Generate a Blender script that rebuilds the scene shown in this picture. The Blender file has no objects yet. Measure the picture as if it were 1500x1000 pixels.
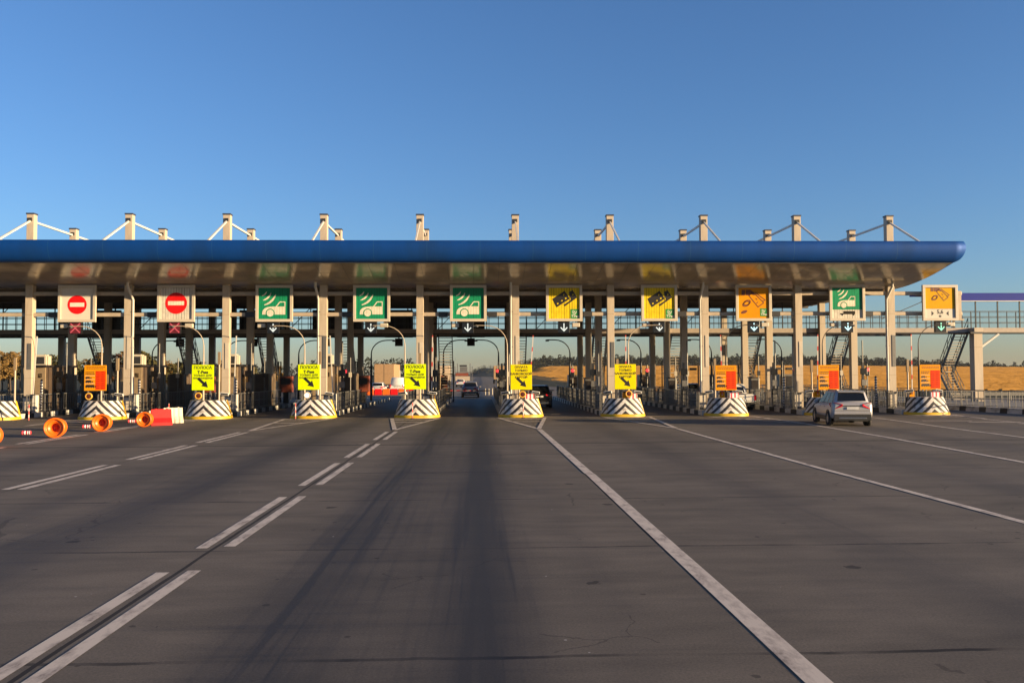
import bpy, bmesh, math, random
from mathutils import Vector, Matrix
R = math.radians
random.seed(7)
sc = bpy.context.scene
COL = sc.collection

# ------------------------------------------------------------------ materials
MATS = {}
ALB = 0.74      # overall reflectance level of painted surfaces
def new_mat(name):
    m = bpy.data.materials.new(name); m.use_nodes = True
    nt = m.node_tree; b = nt.nodes['Principled BSDF']
    MATS[name] = m
    return m, nt, b

def mat(name, col, rough=0.6, metal=0.0, var=0.12, scale=3.0, bump=0.0, dirt=None, dirt_amt=0.35, spec=0.5, stretch=None):
    """plain surface with some uneven tone and optional grime"""
    m, nt, b = new_mat(name)
    if metal < 0.5: col = tuple(c*ALB for c in col); dirt = tuple(c*ALB for c in dirt) if dirt else None
    N = nt.nodes; L = nt.links
    tc = N.new('ShaderNodeTexCoord')
    src = tc.outputs['Object']
    if stretch:
        mp = N.new('ShaderNodeMapping'); mp.inputs['Scale'].default_value = stretch
        L.new(src, mp.inputs['Vector']); src = mp.outputs['Vector']
    n = N.new('ShaderNodeTexNoise'); n.inputs['Scale'].default_value = scale; n.inputs['Detail'].default_value = 6
    n.inputs['Roughness'].default_value = 0.65
    L.new(src, n.inputs['Vector'])
    r = N.new('ShaderNodeValToRGB')
    lo = tuple(max(0, c * (1 - var)) for c in col) + (1,)
    hi = tuple(min(1, c * (1 + var)) for c in col) + (1,)
    r.color_ramp.elements[0].position = 0.3; r.color_ramp.elements[0].color = lo
    r.color_ramp.elements[1].position = 0.7; r.color_ramp.elements[1].color = hi
    L.new(n.outputs['Fac'], r.inputs['Fac'])
    out = r.outputs['Color']
    if dirt:
        n2 = N.new('ShaderNodeTexNoise'); n2.inputs['Scale'].default_value = scale * 0.45; n2.inputs['Detail'].default_value = 8
        L.new(src, n2.inputs['Vector'])
        mr = N.new('ShaderNodeMapRange'); mr.inputs[1].default_value = 0.5; mr.inputs[2].default_value = 0.72
        mr.inputs[3].default_value = 0; mr.inputs[4].default_value = dirt_amt
        L.new(n2.outputs['Fac'], mr.inputs[0])
        mx = N.new('ShaderNodeMix'); mx.data_type = 'RGBA'
        L.new(mr.outputs[0], mx.inputs[0]); L.new(out, mx.inputs[6]); mx.inputs[7].default_value = tuple(dirt) + (1,)
        out = mx.outputs[2]
    L.new(out, b.inputs['Base Color'])
    b.inputs['Roughness'].default_value = rough; b.inputs['Metallic'].default_value = metal
    b.inputs['Specular IOR Level'].default_value = spec
    if bump:
        bp = N.new('ShaderNodeBump'); bp.inputs['Strength'].default_value = bump; bp.inputs['Distance'].default_value = 0.03
        L.new(n.outputs['Fac'], bp.inputs['Height']); L.new(bp.outputs['Normal'], b.inputs['Normal'])
    return m

def glow(name, col, strength):
    m, nt, b = new_mat(name)
    b.inputs['Base Color'].default_value = tuple(c*0.3 for c in col) + (1,)
    b.inputs['Emission Color'].default_value = tuple(col) + (1,)
    b.inputs['Emission Strength'].default_value = strength
    return m

def slat(name, col, period=0.163, gap=0.13, rough=0.5):
    """a panel made of narrow upright slats: thin open joints at even spacing"""
    m, nt, b = new_mat(name); N = nt.nodes; L = nt.links; col = tuple(c*ALB for c in col)
    tc = N.new('ShaderNodeTexCoord'); sx = N.new('ShaderNodeSeparateXYZ'); L.new(tc.outputs['Object'], sx.inputs[0])
    a = N.new('ShaderNodeMath'); a.operation = 'DIVIDE'; a.inputs[1].default_value = period; L.new(sx.outputs['X'], a.inputs[0])
    f = N.new('ShaderNodeMath'); f.operation = 'FLOOR'; L.new(a.outputs[0], f.inputs[0])
    fr = N.new('ShaderNodeMath'); fr.operation = 'FRACT'; L.new(a.outputs[0], fr.inputs[0])
    wn = N.new('ShaderNodeTexWhiteNoise'); wn.noise_dimensions = '1D'; L.new(f.outputs[0], wn.inputs['W'])
    wd = N.new('ShaderNodeMath'); wd.operation = 'MULTIPLY_ADD'; wd.inputs[1].default_value = gap; wd.inputs[2].default_value = gap * 0.35
    L.new(wn.outputs['Value'], wd.inputs[0])
    lt = N.new('ShaderNodeMath'); lt.operation = 'LESS_THAN'; L.new(fr.outputs[0], lt.inputs[0]); L.new(wd.outputs[0], lt.inputs[1])
    n = N.new('ShaderNodeTexNoise'); n.inputs['Scale'].default_value = 4; n.inputs['Detail'].default_value = 5; L.new(tc.outputs['Object'], n.inputs['Vector'])
    r = N.new('ShaderNodeValToRGB')
    r.color_ramp.elements[0].color = tuple(c * 0.82 for c in col) + (1,); r.color_ramp.elements[0].position = 0.3
    r.color_ramp.elements[1].color = tuple(min(1, c * 1.08) for c in col) + (1,); r.color_ramp.elements[1].position = 0.7
    L.new(n.outputs['Fac'], r.inputs['Fac'])
    mx = N.new('ShaderNodeMix'); mx.data_type = 'RGBA'; L.new(lt.outputs[0], mx.inputs[0]); L.new(r.outputs['Color'], mx.inputs[6])
    mx.inputs[7].default_value = tuple(c * 0.08 + 0.004 for c in col) + (1,)
    L.new(mx.outputs[2], b.inputs['Base Color']); b.inputs['Roughness'].default_value = rough; b.inputs['Specular IOR Level'].default_value = 0.15
    return m

mat('concrete_paint', (0.54, 0.455, 0.355), 0.7, var=0.07, scale=1.5, bump=0.06, dirt=(0.24, 0.18, 0.13), dirt_amt=0.5, stretch=(3, 3, 0.5))
mat('column_cap', (0.04, 0.05, 0.08), 0.5)
mat('fascia_blue', (0.003, 0.062, 0.29), 0.55, metal=0.25, var=0.10, scale=1.2, dirt=(0.010, 0.045, 0.14), dirt_amt=0.5, spec=0.2, stretch=(1.0, 0.6, 0.25))
mat('fascia_joint', (0.02, 0.10, 0.25), 0.6)
mat('soffit_panel', (0.48, 0.405, 0.30), 0.19, var=0.16, scale=0.8, dirt=(0.10, 0.08, 0.06), dirt_amt=0.4, spec=0.7)
mat('soffit_rib', (0.12, 0.10, 0.085), 0.7)
mat('roof_sheet', (0.25, 0.26, 0.28), 0.6)
mat('white_steel', (0.70, 0.67, 0.61), 0.45, var=0.06, dirt=(0.35, 0.28, 0.2), dirt_amt=0.3)
mat('beige_steel', (0.50, 0.41, 0.31), 0.5, var=0.08, dirt=(0.3, 0.24, 0.18))
mat('dark_steel', (0.030, 0.029, 0.030), 0.5, var=0.2)
mat('galvanised', (0.19, 0.186, 0.18), 0.5, metal=0.4, var=0.15, scale=8)
mat('deck_tan', (0.40, 0.33, 0.27), 0.6, var=0.1)
mat('gallery_blue', (0.018, 0.035, 0.30), 0.6, var=0.06, spec=0.15)
mat('kerb_white', (0.62, 0.60, 0.56), 0.75, var=0.1, scale=4, bump=0.15, dirt=(0.14, 0.12, 0.10), dirt_amt=0.8)
mat('kerb_black', (0.020, 0.020, 0.022), 0.7, var=0.2, dirt=(0.09, 0.08, 0.07), dirt_amt=0.5)
mat('kerb_concrete', (0.26, 0.245, 0.22), 0.85, var=0.12, bump=0.2, dirt=(0.1, 0.09, 0.08))
mat('yellow_paint', (0.82, 0.50, 0.02), 0.5, var=0.08, scale=5, dirt=(0.25, 0.16, 0.05), dirt_amt=0.5)
mat('booth_brown', (0.085, 0.058, 0.040), 0.45, var=0.15, dirt=(0.15, 0.11, 0.07))
mat('booth_dark', (0.022, 0.018, 0.018), 0.4, var=0.2)
mat('booth_trim', (0.30, 0.22, 0.13), 0.5)
mat('glass_dark', (0.010, 0.012, 0.014), 0.12, var=0.0, spec=0.4)
mat('paper_white', (0.78, 0.77, 0.74), 0.6)
mat('aircon_beige', (0.58, 0.52, 0.42), 0.5, var=0.06)
mat('rust_red', (0.24, 0.055, 0.025), 0.55, var=0.2)
mat('red_light', (0.80, 0.03, 0.05), 0.35)
glow('red_lamp', (1.0, 0.06, 0.07), 0.4)
glow('signal_white', (0.85, 0.97, 1.0), 0.22)
glow('signal_cyan', (0.55, 0.90, 1.0), 0.4)
glow('signal_green', (0.35, 1.0, 0.70), 0.3)
mat('signal_black', (0.010, 0.011, 0.013), 0.35)
mat('signal_maroon', (0.14, 0.012, 0.018), 0.4)
glow('signal_red', (0.9, 0.14, 0.18), 0.13)
mat('orange_plastic', (0.93, 0.17, 0.008), 0.38, var=0.10, scale=6, dirt=(0.35, 0.07, 0.01), dirt_amt=0.5)
mat('orange_inside', (0.75, 0.06, 0.01), 0.5)
mat('red_plastic', (0.74, 0.010, 0.012), 0.55, var=0.1, dirt=(0.35, 0.02, 0.015), spec=0.2)
mat('white_plastic', (0.64, 0.58, 0.46), 0.5, var=0.10, dirt=(0.3, 0.24, 0.16), dirt_amt=0.7)
mat('lime_sheet', (0.72, 0.90, 0.0), 0.45, var=0.05, spec=0.12)
mat('yellow_sheet', (0.86, 0.72, 0.0), 0.45, var=0.05, spec=0.12)
mat('orange_sheet', (0.76, 0.31, 0.003), 0.6, var=0.06, spec=0.12)
mat('vermilion_sheet', (0.85, 0.055, 0.004), 0.6, var=0.06, spec=0.12)
mat('price_ink', (0.45, 0.03, 0.005), 0.5, spec=0.12)
mat('black_ink', (0.012, 0.010, 0.010), 0.5)
mat('sign_frame', (0.63, 0.56, 0.46), 0.45, var=0.05, dirt=(0.4, 0.32, 0.22), dirt_amt=0.3)
mat('sign_back', (0.010, 0.010, 0.011), 0.6)
mat('panel_white', (0.74, 0.69, 0.60), 0.45, var=0.04, spec=0.12)
slat('slat_white', (0.74, 0.69, 0.60)); slat('slat_green', (0.010, 0.30, 0.145), gap=0.07)
slat('slat_yellow', (0.88, 0.66, 0.02), gap=0.16); slat('slat_red', (0.86, 0.012, 0.014), gap=0.03)
slat('slat_cream', (0.86, 0.80, 0.66), gap=0.06); slat('slat_black', (0.02, 0.016, 0.012), gap=0.05)
mat('panel_orange', (0.78, 0.32, 0.004), 0.45, var=0.05, spec=0.12); mat('panel_amber', (0.74, 0.39, 0.006), 0.45, var=0.05, spec=0.12)
mat('disc_red', (0.86, 0.010, 0.013), 0.45, var=0.03, spec=0.12); mat('logo_green', (0.03, 0.28, 0.05), 0.45)
mat('ink_brown', (0.16, 0.035, 0.012), 0.5); mat('ink_white', (0.80, 0.78, 0.70), 0.5)
mat('beacon_amber', (0.85, 0.45, 0.06), 0.4); glow('beacon_lit', (1.0, 0.93, 0.88), 0.45); mat('beacon_dark', (0.10, 0.02, 0.01), 0.3)
mat('tyre', (0.018, 0.018, 0.019), 0.85); mat('rim', (0.35, 0.35, 0.36), 0.35, metal=0.8)
mat('car_trim', (0.016, 0.016, 0.018), 0.55); mat('tail_red', (0.80, 0.012, 0.022), 0.2, spec=0.4)
mat('chrome', (0.7, 0.7, 0.7), 0.15, metal=1.0); mat('plate', (0.7, 0.7, 0.68), 0.5)
mat('paint_silver', (0.50, 0.49, 0.50), 0.30, metal=0.25, var=0.03); mat('paint_black', (0.010, 0.010, 0.012), 0.2)
mat('paint_white', (0.72, 0.71, 0.69), 0.3, var=0.03); mat('paint_grey', (0.34, 0.32, 0.31), 0.3, metal=0.4)
mat('paint_red', (0.6, 0.015, 0.012), 0.3)
mat('tarp_tan', (0.42, 0.26, 0.13), 0.7, var=0.12); mat('tarp_cream', (0.60, 0.46, 0.32), 0.7, var=0.1)
mat('bark', (0.07, 0.05, 0.035), 0.9); mat('stubble', (0.40, 0.215, 0.055), 0.85, var=0.16, scale=0.05, spec=0.1)
mat('leaf_dark', (0.034, 0.040, 0.022), 0.8, var=0.6, scale=0.10, spec=0.15)
mat('leaf_bluish', (0.030, 0.040, 0.034), 0.8, var=0.5, scale=0.06, spec=0.15)
mat('leaf_rust', (0.15, 0.055, 0.02), 0.8, var=0.5, scale=0.8, spec=0.15)
mat('leaf_ochre', (0.19, 0.115, 0.035), 0.8, var=0.5, scale=0.8, spec=0.15)
mat('leaf_olive', (0.085, 0.078, 0.028), 0.8, var=0.5, scale=0.8, spec=0.15)
mat('soil', (0.16, 0.115, 0.06), 0.95, var=0.3, scale=0.15, spec=0.1)
mat('straw_ground', (0.35, 0.20, 0.055), 0.95, var=0.25, scale=0.03, spec=0.1)
mat('verge', (0.060, 0.062, 0.035), 0.95, var=0.4, scale=0.3, spec=0.1, dirt=(0.12, 0.09, 0.04), dirt_amt=0.7)

def chevron_material():
    m, nt, b = new_mat('chevron'); N = nt.nodes; L = nt.links
    uv = N.new('ShaderNodeUVMap'); sx = N.new('ShaderNodeSeparateXYZ'); L.new(uv.outputs[0], sx.inputs[0])
    ab = N.new('ShaderNodeMath'); ab.operation = 'ABSOLUTE'; L.new(sx.outputs['X'], ab.inputs[0])
    ma = N.new('ShaderNodeMath'); ma.operation = 'MULTIPLY_ADD'; ma.inputs[1].default_value = 0.95; L.new(ab.outputs[0], ma.inputs[0]); L.new(sx.outputs['Y'], ma.inputs[2])
    dv = N.new('ShaderNodeMath'); dv.operation = 'DIVIDE'; dv.inputs[1].default_value = 0.455; L.new(ma.outputs[0], dv.inputs[0])
    fr = N.new('ShaderNodeMath'); fr.operation = 'FRACT'; L.new(dv.outputs[0], fr.inputs[0])
    lt = N.new('ShaderNodeMath'); lt.operation = 'LESS_THAN'; lt.inputs[1].default_value = 0.46; L.new(fr.outputs[0], lt.inputs[0])
    tc = N.new('ShaderNodeTexCoord'); n = N.new('ShaderNodeTexNoise'); n.inputs['Scale'].default_value = 5; n.inputs['Detail'].default_value = 8
    L.new(tc.outputs['Object'], n.inputs['Vector'])
    r = N.new('ShaderNodeValToRGB'); r.color_ramp.elements[0].position = 0.3; r.color_ramp.elements[0].color = (0.30, 0.26, 0.21, 1)
    r.color_ramp.elements[1].position = 0.52; r.color_ramp.elements[1].color = (0.58, 0.55, 0.51, 1); L.new(n.outputs['Fac'], r.inputs['Fac'])
    r2 = N.new('ShaderNodeValToRGB'); r2.color_ramp.elements[0].position = 0.4; r2.color_ramp.elements[0].color = (0.012, 0.012, 0.014, 1)
    r2.color_ramp.elements[1].position = 0.75; r2.color_ramp.elements[1].color = (0.05, 0.042, 0.035, 1); L.new(n.outputs['Fac'], r2.inputs['Fac'])
    mx = N.new('ShaderNodeMix'); mx.data_type = 'RGBA'; L.new(lt.outputs[0], mx.inputs[0]); L.new(r.outputs['Color'], mx.inputs[6]); L.new(r2.outputs['Color'], mx.inputs[7])
    L.new(mx.outputs[2], b.inputs['Base Color']); b.inputs['Roughness'].default_value = 0.5
chevron_material()

def banded(name, axis, period, c1, c2, duty=0.5, rough=0.45):
    m, nt, b = new_mat(name); N = nt.nodes; L = nt.links
    tc = N.new('ShaderNodeTexCoord'); sx = N.new('ShaderNodeSeparateXYZ'); L.new(tc.outputs['Object'], sx.inputs[0])
    d = N.new('ShaderNodeMath'); d.operation = 'DIVIDE'; d.inputs[1].default_value = period; L.new(sx.outputs[axis], d.inputs[0])
    fr = N.new('ShaderNodeMath'); fr.operation = 'FRACT'; L.new(d.outputs[0], fr.inputs[0])
    lt = N.new('ShaderNodeMath'); lt.operation = 'LESS_THAN'; lt.inputs[1].default_value = duty; L.new(fr.outputs[0], lt.inputs[0])
    mx = N.new('ShaderNodeMix'); mx.data_type = 'RGBA'; L.new(lt.outputs[0], mx.inputs[0]); mx.inputs[6].default_value = tuple(c2) + (1,); mx.inputs[7].default_value = tuple(c1) + (1,)
    L.new(mx.outputs[2], b.inputs['Base Color']); b.inputs['Roughness'].default_value = rough
banded('red_white', 'Z', 0.9, (0.50, 0.05, 0.04), (0.50, 0.46, 0.42), 0.3)
banded('red_white_small', 'Z', 0.36, (0.40, 0.06, 0.05), (0.46, 0.40, 0.36))
banded('red_white_roll', 'X', 0.21, (0.78, 0.04, 0.06), (0.78, 0.72, 0.72), 0.45)
banded('black_white', 'Z', 0.17, (0.02, 0.02, 0.03), (0.70, 0.68, 0.66))
banded('boom_dark', 'X', 0.6, (0.30, 0.03, 0.03), (0.18, 0.14, 0.14))

def road_material():
    m, nt, b = new_mat('road_surface'); N = nt.nodes; L = nt.links
    g = N.new('ShaderNodeNewGeometry'); P = g.outputs['Position']
    sx = N.new('ShaderNodeSeparateXYZ'); L.new(P, sx.inputs[0])
    def math_(op, a, bb=None, c=None):
        n = N.new('ShaderNodeMath'); n.operation = op
        for i, v in enumerate((a, bb, c)):
            if v is None: continue
            if isinstance(v, (int, float)): n.inputs[i].default_value = v
            else: L.new(v, n.inputs[i])
        return n.outputs[0]
    def noise(scale, detail=6, stretch=None, rough=0.6):
        src = P
        if stretch:
            mp = N.new('ShaderNodeMapping'); mp.inputs['Scale'].default_value = stretch; L.new(P, mp.inputs['Vector']); src = mp.outputs['Vector']
        n = N.new('ShaderNodeTexNoise'); n.inputs['Scale'].default_value = scale; n.inputs['Detail'].default_value = detail; n.inputs['Roughness'].default_value = rough
        L.new(src, n.inputs['Vector']); return n.outputs['Fac']
    warp = noise(0.10, 3)
    wx = math_('MULTIPLY_ADD', math_('SUBTRACT', warp, 0.5), 0.7, sx.outputs['X'])
    wx2 = math_('MULTIPLY_ADD', math_('SUBTRACT', noise(0.9, 4, (1, 0.08, 1)), 0.5), 0.6, wx)
    # dark oil and rubber bands down the lanes, each a soft bell across the lane
    band = None
    for cx, w, amp in ((-2.0, 0.66, 0.66), (0.02, 0.62, 0.84), (-1.05, 0.6, 0.30), (1.35, 0.35, 0.16), (-6.4, 0.9, 0.60), (-8.4, 0.6, 0.34), (-13.2, 0.9, 0.4), (-19.5, 1.0, 0.35), (5.7, 0.8, 0.34), (4.3, 0.35, 0.12), (7.4, 0.4, 0.12), (11.5, 0.9, 0.28), (13.2, 0.5, 0.18), (17.6, 0.9, 0.3), (24.0, 0.9, 0.28)):
        d = math_('DIVIDE', math_('SUBTRACT', wx2, cx), w)
        e = math_('POWER', 2.718, math_('MULTIPLY', math_('MULTIPLY', d, d), -1.0))
        e = math_('MULTIPLY', e, amp*1.3)
        band = e if band is None else math_('ADD', band, e)
    # fine tyre streaks
    st = noise(6.0, 3, (1.0, 0.02, 1.0))
    stm = N.new('ShaderNodeMapRange'); stm.inputs[1].default_value = 0.5; stm.inputs[2].default_value = 0.75; stm.inputs[3].default_value = 0.25; stm.inputs[4].default_value = 1.0
    L.new(st, stm.inputs[0])
    st_along = noise(0.35, 4, (0.6, 0.25, 1))
    band = math_('MULTIPLY', band, math_('MULTIPLY_ADD', stm.outputs[0], 0.62, 0.62))
    band = math_('MULTIPLY', band, math_('MULTIPLY_ADD', st_along, 0.9, 0.55))
    # sharper rubber streaks inside the two tracks of the open lane
    ln = noise(9.0, 2, (1.0, 0.012, 1.0)); lm = N.new('ShaderNodeMapRange'); lm.inputs[1].default_value = 0.52; lm.inputs[2].default_value = 0.60; L.new(ln, lm.inputs[0])
    for cx, w, amp in ((-1.95, 0.32, 0.55), (-0.08, 0.22, 0.75), (-7.2, 0.4, 0.4), (12.0, 0.4, 0.3)):
        d = math_('DIVIDE', math_('SUBTRACT', sx.outputs['X'], cx), w); q = math_('POWER', 2.718, math_('MULTIPLY', math_('MULTIPLY', d, d), -1.0))
        q = math_('MULTIPLY', math_('MULTIPLY', q, amp), math_('MULTIPLY', lm.outputs[0], math_('MULTIPLY_ADD', st_along, 2.2, -0.55)))
        band = math_('ADD', band, math_('MAXIMUM', q, 0.0))
    # cross-lane grooving and patchy wear
    cg = noise(2.2, 4, (0.12, 1.6, 1)); cgm = N.new('ShaderNodeMapRange'); cgm.inputs[1].default_value = 0.55; cgm.inputs[2].default_value = 0.75; cgm.inputs[4].default_value = 0.30; L.new(cg, cgm.inputs[0])
    band = math_('ADD', band, cgm.outputs[0])
    band = math_('MINIMUM', band, 0.9)
    base = N.new('ShaderNodeValToRGB')
    e = base.color_ramp.elements
    e[0].position = 0.28; e[0].color = (0.082, 0.069, 0.054, 1); e[1].position = 0.72; e[1].color = (0.205, 0.168, 0.128, 1)
    L.new(math_('MULTIPLY_ADD', noise(1.6, 8, (0.35, 1.0, 1)), 0.5, math_('MULTIPLY', noise(0.22, 5), 0.5)), base.inputs['Fac'])
    mx = N.new('ShaderNodeMix'); mx.data_type = 'RGBA'; L.new(band, mx.inputs[0]); L.new(base.outputs['Color'], mx.inputs[6]); mx.inputs[7].default_value = (0.034, 0.030, 0.027, 1)
    out = mx.outputs[2]
    # grain
    gr = noise(38, 5, None, 0.8); grm = N.new('ShaderNodeMapRange'); grm.inputs[1].default_value = 0.3; grm.inputs[2].default_value = 0.7; grm.inputs[3].default_value = 0.66; grm.inputs[4].default_value = 1.34
    L.new(gr, grm.inputs[0])
    hsv = N.new('ShaderNodeHueSaturation'); L.new(out, hsv.inputs['Color']); L.new(grm.outputs[0], hsv.inputs['Value']); out = hsv.outputs['Color']
    # slab joints across the lanes, the tar line, the joint between the two dashes and the crack along the solid line
    def line(dist, w, fac_noise=None):
        lt = math_('LESS_THAN', math_('ABSOLUTE', dist), w)
        return lt if fac_noise is None else math_('MULTIPLY', lt, fac_noise)
    br = noise(0.55, 4, (1, 0.3, 1)); brm = N.new('ShaderNodeMapRange'); brm.inputs[1].default_value = 0.42; brm.inputs[2].default_value = 0.58; brm.inputs[3].default_value = 0.12; brm.inputs[4].default_value = 0.85
    L.new(br, brm.inputs[0])
    yw = math_('MULTIPLY_ADD', math_('SUBTRACT', noise(0.5, 5), 0.5), 0.22, sx.outputs['Y'])
    jf = math_('SUBTRACT', math_('FRACT', math_('DIVIDE', math_('ADD', yw, 4.35), 4.9)), 0.5)
    j1 = line(jf, 0.0075, brm.outputs[0])
    tar = line(math_('SUBTRACT', math_('MULTIPLY_ADD', sx.outputs['X'], -0.02, yw), 31.6), 0.16, 0.6)
    xw = math_('MULTIPLY_ADD', math_('SUBTRACT', noise(1.5, 5, (1, 0.5, 1)), 0.5), 0.05, sx.outputs['X'])
    j2 = line(math_('SUBTRACT', xw, -3.875), 0.028, 0.85)
    j3 = line(math_('SUBTRACT', xw, 2.63), 0.035, math_('MULTIPLY', brm.outputs[0], 0.9))
    j4 = line(math_('SUBTRACT', xw, -10.35), 0.02, 0.5)
    tot = math_('MAXIMUM', math_('MAXIMUM', j1, tar), math_('MAXIMUM', math_('MAXIMUM', j2, j3), j4))
    # dark spots
    vo = N.new('ShaderNodeTexVoronoi'); vo.inputs['Scale'].default_value = 0.55; L.new(P, vo.inputs['Vector'])
    sp = math_('MULTIPLY', math_('LESS_THAN', math_('ADD', vo.outputs['Distance'], math_('MULTIPLY', noise(9, 3), 0.12)), 0.115), 0.65)
    tot = math_('MAXIMUM', tot, sp)
    # fine cracks, drips along the lane middles, pale flecks of worn paint
    vc = N.new('ShaderNodeTexVoronoi'); vc.feature = 'DISTANCE_TO_EDGE'; vc.inputs['Scale'].default_value = 0.42
    mpw = N.new('ShaderNodeVectorMath'); mpw.operation = 'MULTIPLY_ADD'; nw = N.new('ShaderNodeTexNoise'); nw.inputs['Scale'].default_value = 1.3; nw.inputs['Detail'].default_value = 6; L.new(P, nw.inputs['Vector'])
    L.new(nw.outputs['Color'], mpw.inputs[0]); mpw.inputs[1].default_value = (0.9, 0.9, 0); L.new(P, mpw.inputs[2]); L.new(mpw.outputs[0], vc.inputs['Vector'])
    ck = math_('MULTIPLY', math_('LESS_THAN', vc.outputs['Distance'], 0.0045), math_('GREATER_THAN', noise(0.16, 3), 0.56))
    tot = math_('MAXIMUM', tot, math_('MULTIPLY', ck, 0.38))
    vd = N.new('ShaderNodeTexVoronoi'); vd.inputs['Scale'].default_value = 2.3; L.new(P, vd.inputs['Vector'])
    drip = math_('MULTIPLY', math_('LESS_THAN', math_('ADD', vd.outputs['Distance'], math_('MULTIPLY', noise(14, 3), 0.15)), 0.17), math_('GREATER_THAN', noise(0.5, 3, (1.2, 0.12, 1)), 0.53))
    tot = math_('MAXIMUM', tot, math_('MULTIPLY', drip, 0.55))
    mx2 = N.new('ShaderNodeMix'); mx2.data_type = 'RGBA'; L.new(tot, mx2.inputs[0]); L.new(out, mx2.inputs[6]); mx2.inputs[7].default_value = (0.008, 0.007, 0.008, 1)
    L.new(mx2.outputs[2], b.inputs['Base Color'])
    vf = N.new('ShaderNodeTexVoronoi'); vf.inputs['Scale'].default_value = 3.1; L.new(P, vf.inputs['Vector'])
    fl = math_('MULTIPLY', math_('LESS_THAN', vf.outputs['Distance'], 0.055), math_('GREATER_THAN', noise(0.7, 4), 0.60))
    mx3 = N.new('ShaderNodeMix'); mx3.data_type = 'RGBA'; L.new(fl, mx3.inputs[0]); L.new(mx2.outputs[2], mx3.inputs[6]); mx3.inputs[7].default_value = (0.36, 0.32, 0.28, 1); L.new(mx3.outputs[2], b.inputs['Base Color'])
    rr = N.new('ShaderNodeMapRange'); rr.inputs[3].default_value = 0.86; rr.inputs[4].default_value = 0.62; L.new(band, rr.inputs[0]); L.new(rr.outputs[0], b.inputs['Roughness'])
    b.inputs['Specular IOR Level'].default_value = 0.25
    bp = N.new('ShaderNodeBump'); bp.inputs['Strength'].default_value = 0.25; bp.inputs['Distance'].default_value = 0.004
    L.new(gr, bp.inputs['Height']); L.new(bp.outputs['Normal'], b.inputs['Normal'])
road_material()

def paint_material():
    m, nt, b = new_mat('road_paint'); N = nt.nodes; L = nt.links
    g = N.new('ShaderNodeNewGeometry')
    mp = N.new('ShaderNodeMapping'); mp.inputs['Scale'].default_value = (1, 0.35, 1); L.new(g.outputs['Position'], mp.inputs['Vector'])
    n = N.new('ShaderNodeTexNoise'); n.inputs['Scale'].default_value = 5; n.inputs['Detail'].default_value = 9; n.inputs['Roughness'].default_value = 0.7; L.new(mp.outputs[0], n.inputs['Vector'])
    r = N.new('ShaderNodeValToRGB'); e = r.color_ramp.elements
    e[0].position = 0.30; e[0].color = (0.12, 0.095, 0.075, 1); e[1].position = 0.54; e[1].color = (0.62, 0.52, 0.41, 1)
    k = e.new(0.42); k.color = (0.44, 0.36, 0.285, 1)
    L.new(n.outputs['Fac'], r.inputs['Fac']); L.new(r.outputs['Color'], b.inputs['Base Color']); b.inputs['Roughness'].default_value = 0.75
paint_material()

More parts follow.
